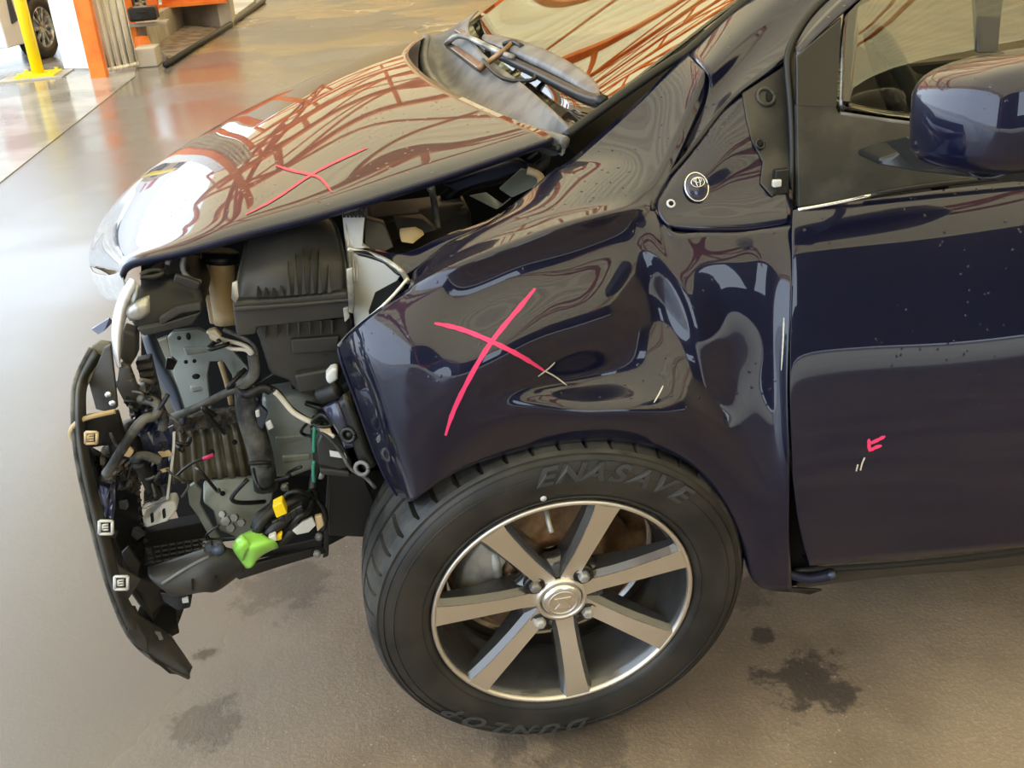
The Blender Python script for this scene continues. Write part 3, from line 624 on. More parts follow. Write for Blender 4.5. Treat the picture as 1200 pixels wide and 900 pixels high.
# rim: lip, barrel
lipprof = [(.1905, -.001), (.1915, -.007), (.190, -.010), (.1865, -.0105), (.1845, -.009), (.1835, -.004)]
mobj('rim_lip', *lathe_vf(lipprof, 128), M['mach'], wh)
bar = [(.1835, -.004), (.178, .006), (.1755, .018), (.168, .030), (.166, .060), (.160, .064), (.160, .100), (.168, .135), (.176, .15)]
mobj('rim_barrel', *lathe_vf(bar, 96), M['rim_dark'], wh)
def spoke(ang):
    a = math.radians(ang); er = Vector((math.cos(a), 0, math.sin(a))); et = Vector((-math.sin(a), 0, math.cos(a)))
    st = [(.036, .0135, .012, .040), (.06, .0125, .009, .040), (.09, .0125, .003, .036), (.12, .0135, -.002, .030), (.15, .0150, -.006, .026), (.172, .0165, -.0085, .022), (.1845, .0185, -.0095, .016)]
    Vf, Vb = [], []
    top_, bod = [], []
    for (r, hw, y0, th) in st:
        top_.append([er*r-et*hw+Vector((0, y0, 0)), er*r+et*hw+Vector((0, y0, 0))])
        bod.append([er*r-et*hw+Vector((0, y0+.0012, 0)), er*r-et*(hw+.007)+Vector((0, y0+.010, 0)), er*r-et*(hw+.008)+Vector((0, y0+th, 0)), er*r+et*(hw+.008)+Vector((0, y0+th, 0)), er*r+et*(hw+.007)+Vector((0, y0+.010, 0)), er*r+et*hw+Vector((0, y0+.0012, 0))])
    # machined face
    g = np.array(top_); V, F = grid_vf(g); n = len(V)
    V2 = V+[v+Vector((0, .0012, 0)) for v in V]; F2 = F+[tuple(n+i for i in f) for f in F]
    m = len(st)
    for i in range(m-1):
        for s in (0, 1): q = i*2+s; F2.append((q, q+2, n+q+2, n+q))
    nb = 6; Vb = [v for r in bod for v in r]; Fb = [(i*nb+j, i*nb+(j+1) % nb, (i+1)*nb+(j+1) % nb, (i+1)*nb+j) for i in range(m-1) for j in range(nb)]
    Fb += [tuple(range(nb)), tuple((m-1)*nb+j for j in range(nb))]
    off = len(V2); o = mobj('spoke', V2+Vb, F2+[tuple(off+i for i in f) for f in Fb], M['mach'], wh, smooth=False)
    o.data.materials.append(M['rim_dark']); nf = len(F2)
    for p_ in o.data.polygons:
        if min(p_.vertices) >= off: p_.material_index = 1
    # bridge webs at the rim end
    return o
for k in range(7): spoke(-84.5+360/7*k)
# hub: dark scalloped pad with nut wells
mobj('hub_pad', *lathe_vf([(.0, .012), (.034, .013), (.046, .016), (.062, .019), (.072, .026), (.074, .036), (.066, .055), (.0, .058)], 56, lambda i, j, r, y: (r*(1+.09*math.cos(7*(2*PI*i/56-math.radians(-84.5)))), y)), M['rim_dark'], wh)
mobj('hub_ring', *lathe_vf([(.031, .013), (.032, .006), (.0365, .0055), (.038, .0125)], 48), M['mach'], wh)
mobj('center_cap', *lathe_vf([(.0, .001), (.012, .001), (.024, .002), (.0275, .004), (.030, .010)], 48), M['chrome'], wh, label='round silver centre cap')
mobj('cap_emblem', *join([ring_on(Vector((0, .0012, 0)), Vector((0, -1, 0)), .021, .021, .0006), plate_vf([Vector((-.012, .0004, .010)), Vector((.012, .0004, .010)), Vector((.004, .0004, .002)), Vector((.012, .0004, -.010)), Vector((-.012, .0004, -.010)), Vector((-.004, .0004, .0))], .002)]), M['mach'], wh, smooth=False)
for k in range(4):
    a = math.radians(49+90*k); c = Vector((.0505*math.cos(a), .0120, .0505*math.sin(a)))
    V, F = [], []
    for (r, y) in ((.0, -.012), (.006, -.0115), (.0085, -.009), (.0095, .0), (.0095, .02)):
        for i in range(6): V.append(c+Vector((r*math.cos(PI/3*i), y, r*math.sin(PI/3*i))))
    F = [(i*6+j, i*6+(j+1) % 6, (i+1)*6+(j+1) % 6, (i+1)*6+j) for i in range(4) for j in range(6)]
    bev(mobj('lug_nut', V, F, M['cast'], wh, smooth=False), .0012)
    V, F = lathe_vf([(.0155, .014), (.0150, .0035), (.0135, .0035), (.0130, .0042), (.0, .0044)], 24); mobj('nut_well', [v+Vector((c.x, .006, c.z)) for v in V], F, M['satin'], wh)
tube('valve_stem', [Vector((-.018, .012, .168)), Vector((-.018, -.004, .160)), Vector((-.016, -.016, .148))], .0035, M['cast'], wh, 8, label='silver valve stem')
# brake
mobj('brake_disc', *lathe_vf([(.05, .075), (.062, .055), (.080, .055), (.082, .078), (.128, .078), (.128, .098), (.08, .098)], 72), M['rust'], wh, label='rusty brown brake disc')
mobj('backing_plate', *lathe_vf([(.02, .12), (.155, .118), (.158, .112)], 48), M['rust'], wh)
V, F = lathe_vf([(.085, .060), (.090, .045), (.125, .042), (.142, .050), (.148, .075), (.148, .12), (.09, .12)], 14, None, True, math.radians(138), math.radians(192))
F += [tuple(range(7)), tuple(14*7+i for i in range(7))]
bev(mobj('brake_caliper', V, F, M['cast'], wh, smooth=False), .004)
tube('caliper_slider', [Vector((-.088, .05, .075)), Vector((-.086, .05, .01))], .009, M['cast'], wh, 10)
tube('hub_bolt', [Vector((-.062, .06, .02)), Vector((-.082, .055, -.012))], .010, M['cast'], wh, 6)

# --- engine bay backdrop: near-black sheets painting in its deep shade
plate('bay_shade_sheet', [(165,300,.6),(400,230,.6),(640,180,.55),(640,300,.5),(400,620,.5),(220,640,.5),(165,480,.5)], M['void'], car, .02)
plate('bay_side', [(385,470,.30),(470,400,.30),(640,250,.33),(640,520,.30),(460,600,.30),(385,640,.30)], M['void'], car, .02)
# dark grey mud flap surface ahead of the tyre
plate('splash_shield', [(385,556,.16),(425,556,.16),(442,598,.16),(438,630,.16),(385,628,.16)], M['black'], car, .01)

# air cleaner box
ab = empty('air_cleaner', parent=car, label='black ribbed air cleaner box')
def face_box(name, outl, y, th, m, parent, bv=.004): return plate(name, outl, m, parent, th, y, bv)
face_box('lower_case', [(296,380),(412,372),(414,400),(404,435),(393,456),(348,460),(338,448),(316,440),(304,400)], .15, .16, M['box_pl'], ab, .008)
lid = [[P(279,352,.135),P(320,350,.128),P(365,347,.128),P(406,344,.135)],
       [P(281,322,.15),P(320,318,.14),P(365,316,.14),P(404,314,.15)],
       [P(287,298,.175),P(322,290,.165),P(365,286,.165),P(400,290,.175)],
       [P(295,272,.22),P(325,262,.21),P(362,258,.21),P(392,264,.22)],
       [P(318,262,.30),P(335,252,.30),P(358,250,.30),P(380,254,.30)]]
surf('lid', [dense(lid, 6, 6)], M['box_pl'], ab, .004)
surf('lid_side', [dense([[P(279,352,.135),P(281,322,.15),P(287,298,.175),P(295,272,.22),P(318,262,.30)],[P(279,352,.3),P(281,322,.3),P(287,298,.3),P(295,272,.32),P(318,262,.33)]],6,3), dense([[P(406,344,.135),P(404,314,.15),P(400,290,.175),P(392,264,.22),P(380,254,.30)],[P(406,344,.3),P(404,314,.3),P(400,290,.3),P(392,264,.32),P(380,254,.33)]],6,3)], M['box_pl'], ab, .003)
face_box('flange', [(272,353),(340,349),(408,342),(413,356),(411,372),(340,380),(302,384),(300,392),(277,394)], .122, .03, M['box_pl'], ab, .004)
face_box('flange_step', [(274,360),(340,356),(411,350),(412,354),(340,361),(274,366)], .116, .01, M['box_pl'], ab, .002)
for i, (x, h) in enumerate([(303,20),(312,20),(321,20),(330,24),(338,40),(347,46),(356,50),(366,50),(375,48),(386,34)]):
    b0 = P(x-2.4, 349-i*.6, .118); b1 = P(x+2.4, 348-i*.6, .118); t_ = P(x-1, 349-h-i*.3, .150-.0003*h)
    bb = P(x, 350-i*.6, .16)
    mobj('lid_rib', [b0, b1, t_, b0+Vector((0, .03, 0)), b1+Vector((0, .03, 0)), t_+Vector((0, .03, 0))], [(0, 1, 2), (3, 5, 4), (0, 3, 4, 1), (1, 4, 5, 2), (2, 5, 3, 0)], M['black'], ab, smooth=False)  # ribs in black: shade between the fins put into their colour
for i in range(7):
    x = 311+i*13; face_box('case_rib', [(x-1.5, 380-i*.8), (x+1.5, 380-i*.8), (x+.8, 396-i*.8), (x-.2, 397-i*.8)], .140, .02, M['grey_pl'], ab, .0008)
face_box('case_foot', [(340,398),(398,394),(396,412),(342,416)], .143, .012, M['box_pl'], ab, .003)
face_box('case_tail', [(344,440),(398,430),(392,456),(350,462)], .135, .02, M['box_pl'], ab, .005)
for pts in ([(272,332),(278,330),(280,348),(276,356),(271,350)], [(406,316),(413,314),(416,350),(414,368),(409,366)], [(402,362),(408,360),(410,372),(404,378)]):
    face_box('clamp', pts, .115, .006, M['silver'], ab, .001)
# washer filler bottle
bt = empty('filler_bottle', parent=car, label='cream plastic filler neck with black cap')
tube('neck', [P(259,305,.24), P(261,335,.235), P(267,378,.23)], .019, M['cream'], bt, 14)
tube('cap', [P(258,296,.245), P(258,305,.245)], .026, M['wire'], bt, 16, label='black cap')
plate('tank', [(240,346),(258,344),(276,372),(276,382),(246,380)], M['cream'], bt, .05, .26)
# white ribbed panel to the right of the air box
wpn = plate('ribbed_bracket', [(401,252,.20),(428,249,.20),(425,288,.18),(440,300,.17),(470,322,.15),(462,335,.15),(440,350,.15),(430,378,.15),(416,384,.16),(408,320,.18)], M['white_pl'], car, .02, label='pale ribbed bracket')
for i in range(4):
    plate('bracket_rib', [(405+i*5,262,.195),(407+i*5,262,.195),(413+i*3.5,330,.168),(411+i*3.5,330,.168)], M['silver'], wpn, .012, bv=0)
for i in range(6): plate('bracket_tooth', [(402+i*4.5,247,.19),(405+i*4.5,247,.19),(405+i*4.5,255,.19),(402+i*4.5,255,.19)], M['black'], wpn, .012, bv=0)
plate('grey_cover', [(428,256,.22),(450,262,.22),(462,290,.20),(440,300,.20),(427,290,.20)], M['grey_pl'], car, .02)
plate('small_box', [(462,259,.24),(496,257,.24),(512,270,.22),(470,282,.22)], M['grey_pl'], car, .03)
plate('pale_fitting', [(469,272,.2),(488,270,.2),(498,275,.2),(484,286,.18),(470,284,.18)], M['cream'], car, .02)
plate('dark_bracket', [(432,368,.13),(440,345,.13),(468,330,.12),(474,338,.10),(455,352,.11),(440,378,.12)], M['void'], car, .01)
tube('prop_rod', [P(506,222,.30), P(510,245,.28), P(513,268,.26)], .005, M['tape'], car, 8)
mobj('rod_tip', *disc_on(P(505,221,.295), Vector((0, -1, .3)), .006, .008), M['silver'], car)
# structures under the rear of the hood
plate('inner_beam', [(518,216,.36),(600,188,.36),(618,190,.35),(628,204,.33),(600,204,.35),(530,226,.36)], M['paint_dull'], car, .03, bv=.006)
plate('hinge_bracket', [(585,222,.30),(612,198,.30),(622,200,.29),(634,216,.27),(600,232,.28)], M['steel'], car, .008)
plate('hinge_plate', [(550,230,.31),(570,226,.31),(590,240,.29),(600,232,.28),(582,246,.28)], M['steel'], car, .006)
tube('hinge_arm', [P(618,200,.28), P(632,206,.27), P(634,218,.25)], .006, M['cream'], car, 8)
tube('bay_hose', [P(520,235,.42), P(550,215,.42), P(590,205,.40), P(640,170,.38)], .012, M['wire'], car, 8)
tube('bay_hose', [P(628,168,.36), P(640,180,.34), P(634,196,.33), P(618,196,.34)], .007, M['tape'], car, 8)
box('strut_tower', P(490,262,.40), (.16, .10, .06), M['grey_pl'], car, .01)
plate('apron_shelf', [(430,262,.36),(500,246,.36),(545,240,.34),(520,262,.32),(440,290,.30)], M['grey_pl'], car, .02)

# --- steel front structure
def holes(sname_parent, lst, y):
    for (px, py, r, el) in lst: mobj('hole', *disc_on(P(px, py, y), Vector((-.1, -1, .2)), r, .0015, 14, el), M['void'], sname_parent)
upA = plate('radiator_support', [(196,396,.30),(203,389,.30),(232,386,.30),(262,398,.29),(290,430,.28),(300,470,.28),(280,484,.29),(272,440,.29),(262,424,.29),(246,424,.29),(243,440,.29),(248,484,.30),(262,495,.30),(232,500,.31),(212,480,.31),(204,440,.31)], M['steel'], car, .012, label='grey green steel radiator support')
plate('support_side', [(178,402,.33),(196,395,.32),(206,440,.32),(215,480,.32),(240,498,.32),(205,502,.34),(190,470,.34)], M['steel_br'], car, .012)
plate('panel_bead', [(214,408,.292),(250,405,.292),(254,412,.292),(218,417,.292)], M['steel'], upA, .01, bv=.003)
plate('panel_bead', [(222,453,.297),(238,450,.297),(240,458,.297),(224,461,.297)], M['steel'], upA, .01, bv=.003)
holes(upA, [(210,396,.003,1),(221,394,.0035,1.6),(218,424,.003,1),(228,423,.003,1),(230,441,.006,.7)], .288)
tube('edge_pipe', [P(258,424,.27), P(266,450,.27), P(271,474,.27)], .004, M['cream'], car, 8, label='pale pipe in the dark slot')
surf('frame_rail', [dense([[P(165,392,.24),P(178,430,.24),P(196,465,.24),P(212,500,.25)],[P(172,390,.22),P(187,425,.22),P(205,455,.22),P(216,495,.23)],[P(182,392,.24),P(196,425,.25),P(209,455,.25),P(220,490,.25)]], 6, 4)], M['steel_bl'], car, .003, label='bluish curved rail')
crossb = plate('foam_bar', [(196,494,.25),(240,486,.25),(288,480,.25),(294,492,.24),(262,500,.24),(200,508,.25)], M['foam'], car, .02)
V, F = [], []; nn = 48; rows2 = []
for j, (t) in enumerate(np.linspace(0, 1, 5)):
    r_ = []
    for i in range(nn+1):
        s = i/nn; A = P(203,508,.27).lerp(P(290,494,.26), s); B = P(205,566,.24).lerp(P(304,556,.24), s); q = A.lerp(B, t); q.y += .004*(1 if math.sin(s*2*PI*7) > 0 else -1); r_.append(q)
    rows2.append(r_)
lowA = surf('crossmember', [np.array([[tuple(q) for q in r_] for r_ in rows2])], M['steel_br'], car, .003, label='ribbed dirty steel crossmember')
holes(lowA, [(248,530,.005,1),(275,518,.004,1)], .235)
lowB = plate('side_member', [(306,466,.24),(345,460,.24),(372,466,.24),(374,500,.23),(370,550,.22),(345,560,.22),(314,562,.23)], M['steel'], car, .05, bv=.008, label='grey steel side member')
plate('panel_bead', [(322,486,.235),(366,482,.235),(368,492,.235),(324,496,.235)], M['steel'], lowB, .01, bv=.004)
plate('panel_bead', [(322,512,.228),(364,508,.228),(366,520,.228),(324,524,.228)], M['steel'], lowB, .01, bv=.004)
plate('panel_bead', [(330,535,.222),(364,531,.222),(366,540,.222),(332,544,.222)], M['steel'], lowB, .01, bv=.004)
lowC = plate('tow_bracket', [(238,566,.24),(262,562,.235),(312,558,.23),(322,572,.22),(316,600,.21),(306,628,.20),(280,632,.20),(256,622,.205),(250,600,.21),(238,590,.22)], M['steel'], car, .01, bv=.004, label='pale steel lower bracket')
holes(lowC, [(261,578,.004,1),(300,572,.003,1),(262,616,.006,.8)], .218)
plate('bracket_arm', [(219,572,.20),(228,566,.20),(236,576,.20),(234,592,.20),(258,632,.19),(262,642,.19),(252,642,.19),(232,606,.20),(222,592,.20)], M['steel'], car, .008, bv=.002)
for px, py, rr in ((266,610,.010),(276,606,.008),(272,618,.009),(284,612,.008),(262,602,.007),(258,640,.010),(243,637,.008)):
    mobj('bolt', *disc_on(P(px, py, .185), Vector((-.2, -1, .5)), rr*.75, .008, 6), M['cast'], car, smooth=False)
plate('bracket_clip', [(333,568,.21),(338,566,.21),(338,576,.21),(333,576,.21)], M['silver'], car, .005)
# vertical hose & cables
tube('coolant_hose', [P(291,440,.2), P(290,470,.2), P(296,500,.19), P(305,530,.19), P(312,572,.19)], .018, M['tape'], car, 12, label='thick dark hose')
tube('corrugated_conduit', [P(296,415,.17), P(297,440,.17), P(284,452,.17), P(282,462,.18)], .008, M['tape'], car, 10)
tube('conduit', [P(198,490,.2), P(230,478,.19), P(262,462,.18), P(282,454,.17)], .006, M['tape'], car, 8, label='grey taped cable')
tube('wire', [P(243,388,.19), P(262,398,.18), P(285,404,.17), P(297,414,.17)], .003, M['wire_w'], car, 6)
tube('wire', [P(250,392,.19), P(270,408,.18), P(288,410,.17), P(299,424,.17)], .003, M['wire_w'], car, 6)
tube('wire', [P(262,386,.19), P(285,396,.18), P(300,408,.17), P(298,430,.17)], .0035, M['tape'], car, 6)
plate('connector', [(243,388,.185),(252,386,.185),(260,395,.18),(254,402,.18),(246,398,.185)], M['cream'], car, .012)
tube('wire', [P(298,452,.17), P(320,456,.16), P(332,468,.16), P(345,482,.15), P(366,495,.14)], .004, M['wire'], car, 6)
tube('wire_sleeve', [P(322,459,.155), P(331,468,.155), P(345,484,.145), P(366,495,.135)], .0045, M['wire_w'], car, 6, label='white taped wire')
tube('wire', [P(282,455,.17), P(290,462,.16), P(306,455,.16), P(318,458,.16)], .007, M['wire'], car, 6)
plate('connector', [(299,480,.17),(306,476,.17),(314,484,.17),(308,504,.17),(302,500,.17)], M['steel_bl'], car, .01)
plate('tag', [(311,496,.165),(317,492,.165),(321,502,.165),(314,505,.165)], M['white_pl'], car, .004)
plate('tag', [(299,482,.165),(304,480,.165),(305,489,.165),(300,490,.165)], M['white_pl'], car, .004)
tube('wire', [P(205,560,.2), P(222,545,.2), P(238,538,.2), P(250,534,.2)], .002, M['wire'], car, 6); tube('wire_end', [P(238,538,.198), P(250,533,.198)], .003, M['pink'], car, 6, label='red wire end')

# --- black plastics, torn lamp remains at the upper left
plate('lamp_housing', [(160,340,.12),(190,326,.14),(225,322,.15),(236,338,.14),(240,352,.13),(236,372,.12),(200,382,.11),(170,394,.10),(150,380,.10)], M['black'], car, .10, bv=.01, label='broken black headlamp housing')
plate('housing_strip', [(186,374,.085),(206,360,.09),(235,354,.095),(236,364,.09),(212,368,.088),(188,382,.085)], M['grey_pl'], car, .012)
plate('housing_strip', [(160,386,.085),(190,380,.085),(236,366,.09),(226,380,.09),(168,394,.085)], M['grey_pl'], car, .012)
plate('torn_bracket', [(205,322,.11),(220,326,.11),(235,332,.11),(232,341,.11),(214,336,.11),(203,330,.11)], M['grey_pl'], car, .01)
tube('cap_ring', [P(165,323,.12), P(175,318,.125), P(188,317,.13), P(190,321,.125), P(178,325,.12), P(165,325,.12)], .004, M['wire'], car, 8)
plate('bay_bracket', [(196,300,.16),(214,292,.17),(216,308,.17),(222,322,.16),(232,330,.16),(212,330,.16),(190,322,.15)], M['black'], car, .02)
tube('wire_loop', [P(196,310,.14), P(205,294,.15), P(216,296,.15), P(214,312,.15), P(222,326,.14), P(236,330,.14)], .0035, M['cowl'], car, 6)
surf('torn_reflector', [dense([[P(152,326,.10),P(138,350,.10),P(131,380,.09),P(132,410,.09),P(138,432,.09)],[P(158,330,.09),P(146,352,.085),P(140,380,.08),P(138,408,.08),P(140,430,.08)],[P(162,345,.10),P(152,364,.095),P(144,388,.09),P(142,412,.09),P(141,428,.09)]], 6, 5)], M['lens'], car, .003, label='scuffed white headlamp shell')
surf('silver_scrap', [dense([[P(149,360,.085),P(160,352,.08),P(175,346,.085)],[P(148,368,.08),P(162,362,.07),P(176,360,.08)],[P(152,376,.085),P(166,374,.08),P(176,366,.085)]], 3, 3)], M['silver'], car, .004, label='crumpled silver fragment')
surf('silver_scrap', [dense([[P(156,330,.10),P(160,334,.09)],[P(154,345,.09),P(160,348,.085)],[P(150,356,.09),P(156,358,.085)]], 3, 3)], M['silver'], car, .004)
plate('paint_shard', [(107,386,.14),(128,373,.13),(132,378,.13),(122,388,.13),(115,392,.13)], M['purple'], car, .003, bv=0, label='small blue paint shard')
plate('lamp_core', [(142,386,.10),(160,392,.10),(160,418,.11),(150,434,.11),(140,420,.10)], M['grey_pl'], car, .03, bv=.004)
plate('shell_piece', [(140,425,.09),(152,430,.085),(160,452,.09),(178,466,.10),(170,482,.10),(148,478,.09),(136,455,.09)], M['grey_pl'], car, .012, bv=.004, label='grey folded shell')
plate('fin_block', [(158,424,.13),(176,420,.13),(182,446,.13),(188,470,.13),(170,462,.13)], M['black'], car, .02)
for i in range(4): plate('fin', [(160+i*3,430+i*9,.12),(178+i*2,427+i*9,.12),(178+i*2,431+i*9,.12),(161+i*3,434+i*9,.12)], M['grey_pl'], car, .01, bv=0)

# bumper beam strip hanging on the left, runs down as one curved band
out = [(108,408),(92,440),(87,470),(89,520),(99,575),(111,625),(124,675),(137,712),(152,744),(180,772),(222,794)]
inn2 = [(126,420),(106,446),(101,470),(104,520),(114,572),(127,620),(139,668),(150,700),(166,722),(196,742),(226,782)]
yb1 = [.12,.10,.06,.04,.03,.03,.035,.05,.07,.10,.13]
bo = [[P(a, b, y_) for (a, b), y_ in zip(out, yb1)], [P((a+c)/2-2, (b+d)/2, y_-.012) for (a, b), (c, d), y_ in zip(out, inn2, yb1)], [P(c, d, y_+.01) for (c, d), y_ in zip(inn2, yb1)]]
bump = surf('bumper_strip', [dense(bo, 6, 5)], M['grey_pl'], car, .004, label='hanging torn bumper edge with square clip holes')
tube('bumper_rim', [P(a-1, b, y_) for (a, b), y_ in zip(out, yb1)], .0035, M['tape'], bump, 6)
def clip(px, py, y, s=7.5, rot=0):
    vf = []; 
    q = [(px-s, py-s), (px+s, py-s), (px+s, py+s), (px-s, py+s)]; pts = [P(a, b, y) for a, b in q]
    for i in range(4): vf.append(tube_vf([pts[i], pts[(i+1) % 4]], .0022, 5))
    c0 = P(px-3, py+3, y); 
    vf.append(tube_vf([P(px-3.5, py-3, y), P(px-3.5, py+3, y)], .0016, 5))
    for k in (-3, 0, 3): vf.append(tube_vf([P(px-3.5, py+k, y), P(px+3, py+k-.5, y)], .0014, 5))
    return mobj('retaining_clip', *join(vf), M['white_pl'] if s > 6.6 else M['cream'], bump)
clip(107, 513, .028, 6.5); clip(124, 618, .018); clip(142, 683, .022)
plate('bumper_corner', [(86,456,.10),(92,428,.11),(108,405,.12),(118,400,.12),(130,402,.12),(132,440,.11),(124,440,.11),(106,447,.10),(92,462,.09)], M['steel_br'], bump, .008, bv=.003, label='dirty brown bumper corner')
plate('mount_plate', [(122,408,.10),(130,404,.10),(134,440,.09),(138,478,.09),(128,484,.09),(112,480,.10),(104,450,.10)], M['grey_pl'], car, .008)
for px, py in ((127,462),(132,472)): mobj('rivet', *disc_on(P(px, py, .088), Vector((0, -1, .2)), .004, .003, 12), M['lamp_glass'], car)
surf('black_fairing', [dense([[P(84,512,.05),P(95,492,.05),P(115,486,.05),P(140,482,.06)],[P(88,520,.06),P(100,505,.06),P(120,500,.06),P(145,500,.07)],[P(94,526,.07),P(110,524,.08),P(125,522,.08),P(150,520,.09)]], 5, 4)], M['black'], car, .004)
tube('fairing_edge', [P(92,524,.05), P(83,508,.045), P(92,494,.045), P(112,487,.05), P(135,482,.055)], .0035, M['cream'], car, 6, label='pale worn edge')
tube('duct_tube', [P(140,500,.12), P(150,520,.12), P(160,540,.13)], .022, M['black'], car, 12)
surf('undertray_inner', [dense([[P(101,520,.09),P(112,572,.09),P(126,620,.10),P(142,668,.12),P(160,700,.14),P(190,742,.17)],[P(135,540,.16),P(148,590,.17),P(160,632,.19),P(172,668,.2),P(186,692,.2),P(204,740,.2)],[P(162,560,.22),P(168,610,.22),P(174,650,.23),P(182,680,.23),P(206,698,.23),P(216,712,.22)]], 5, 5)], M['satin'], car, .004)
plate('lower_tab', [(128,668,.08),(138,664,.08),(165,680,.09),(148,706,.09),(144,716,.09),(138,708,.08)], M['grey_pl'], bump, .005)
plate('lower_tab', [(142,648,.09),(150,640,.09),(165,662,.10),(160,678,.10),(146,660,.09)], M['black'], bump, .005)
plate('tail_fin', [(152,712,.08),(158,712,.08),(168,735,.09),(200,746,.12),(225,784,.14),(222,793,.13),(198,790,.11),(172,768,.09),(148,742,.07)], M['satin'], bump, .006, bv=.002)
plate('tail_patch', [(162,736,.08),(188,742,.09),(192,750,.09),(178,752,.09),(166,746,.08)], M['cowl'], bump, .004)
plate('tail_wrap', [(148,740,.06),(156,722,.06),(172,748,.065),(174,766,.07),(160,758,.065)], M['grey_pl'], bump, .005)
plate('tray_tip', [(186,694,.17),(225,700,.16),(223,712,.16),(208,716,.16),(190,705,.17)], M['satin'], car, .01)
plate('tip_mark', [(213,702,.155),(220,700,.155),(221,706,.155),(214,707,.155)], M['white_pl'], car, .003, bv=0)
plate('tray_sheet', [(168,700,.2),(205,716,.19),(210,742,.17),(198,748,.15),(180,742,.14),(160,720,.14)], M['satin'], car, .005)
# crumpled bluish plate, foam, paint fragments
def crumple(name, pts4, m, amp=.012, n=8, seed=1, label=None, th=.002):
    random.seed(seed); A, B, Cc, D = [P(*p) for p in pts4]; g = []
    for i in range(n+1):
        r_ = []
        for j in range(n+1):
            s, t = j/n, i/n; q = A.lerp(B, s).lerp(D.lerp(Cc, s), t); e = amp
            r_.append(tuple(q+Vector((random.uniform(-e, e)*.3, random.uniform(-e, e), random.uniform(-e, e)*.3))))
        g.append(r_)
    o = surf(name, [np.array(g)], m, car, th, label=label); 
    for p_ in o.data.polygons: p_.use_smooth = False
    return o
crumple('crumpled_plate', [(163,508,.10),(204,500,.10),(197,584,.10),(182,578,.10)], M['purple'], .006, 5, 3, 'crumpled bluish metal plate')
tube('plate_edge', [P(204,506,.095), P(203,530,.095), P(199,560,.095), P(196,585,.095)], .002, M['white_pl'], car, 6)
plate('plate_scar', [(185,530,.09),(198,528,.09),(203,534,.09),(190,536,.09)], M['cream'], car, .002, bv=0)
plate('plate_scar', [(187,551,.09),(198,548,.09),(197,552,.09),(188,555,.09)], M['cream'], car, .002, bv=0)
crumple('crumpled_film', [(150,478,.10),(182,475,.10),(186,512,.10),(160,512,.10)], M['purple'], .010, 7, 5, 'crumpled glossy film')
crumple('foam_lump', [(132,545,.10),(160,540,.09),(164,572,.09),(138,578,.10)], M['foam'], .012, 8, 8, 'dark dirty foam lump', .02)
crumple('foam_lump', [(120,530,.11),(142,525,.11),(145,550,.11),(120,560,.11)], M['foam'], .010, 7, 9, None, .02)
crumple('paint_fragment', [(117,570,.07),(126,572,.07),(122,602,.07),(114,592,.07)], M['purple'], .003, 3, 11)
crumple('paint_fragment', [(130,566,.08),(136,564,.08),(134,608,.08),(120,604,.08)], M['purple'], .004, 4, 12, 'bright blue paint fragment')
tube('arched_conduit', [P(124,556,.07), P(135,540,.065), P(150,515,.06), P(168,492,.065), P(180,488,.07), P(186,478,.075), P(178,470,.08), P(164,468,.09)], .0065, M['tape'], car, 8, label='looped grey conduit')
tube('conduit', [P(190,484,.08), P(193,492,.08), P(190,502,.085)], .006, M['tape'], car, 8)
tube('conduit', [P(158,540,.075), P(165,534,.07), P(178,536,.075), P(186,540,.08)], .006, M['tape'], car, 8)
tube('drain_tube', [P(162,542,.08), P(170,555,.085), P(178,572,.09), P(182,580,.1)], .009, M['black'], car, 10)
plate('tape_tag', [(143,526,.06),(150,522,.058),(157,530,.06),(152,537,.06),(142,534,.06)], M['cream'], car, .006)
plate('lamp_bracket', [(166,610,.14),(178,603,.14),(190,590,.14),(205,588,.14),(208,598,.14),(196,612,.13),(170,620,.13)], M['white_pl'], car, .03, bv=.004, label='pale slotted bracket')
for a, b in ((176, 609), (190, 604)): plate('slot', [(a, b-5, .125), (a+3, b-6, .125), (a+4, b+3, .125), (a+1, b+4, .125)], M['void'], car, .006, bv=0)
plate('lamp_bracket', [(168,578,.15),(176,566,.15),(200,582,.15),(186,590,.14),(168,596,.14)], M['steel_bl'], car, .03, bv=.003)
tube('bracket_rod', [P(168,594,.13), P(184,588,.13), P(196,584,.13)], .0035, M['silver'], car, 6)
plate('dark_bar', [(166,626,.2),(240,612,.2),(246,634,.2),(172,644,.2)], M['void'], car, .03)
# grille mesh
gm = []; 
for i in range(9): gm.append(tube_vf([P(170+i*9, 642-i*1.4, .17), P(173+i*9, 662-i*1.8, .15)], .0018, 4))
for j in range(4): gm.append(tube_vf([P(170, 643+j*6, .17-j*.006), P(244, 631+j*5, .17-j*.006)], .0018, 4))
plate('mesh_back', [(164,632),(250,620),(254,664),(178,676)], M['void'], car, .01, .24)  # black sheet added behind the mesh in place of dark depth
o = mobj('grille_mesh', *join(gm), M['black'], car, smooth=False, label='black grille mesh')
# saw-tooth edge
for i in range(12):
    x = 159+i*1.0+max(0, i-5)*1.3; yv = 566+i*9.5
    plate('saw_tooth', [(x, yv, .13), (x+5, yv+2, .13), (x, yv+5, .13)], M['black'], car, .004, bv=0)
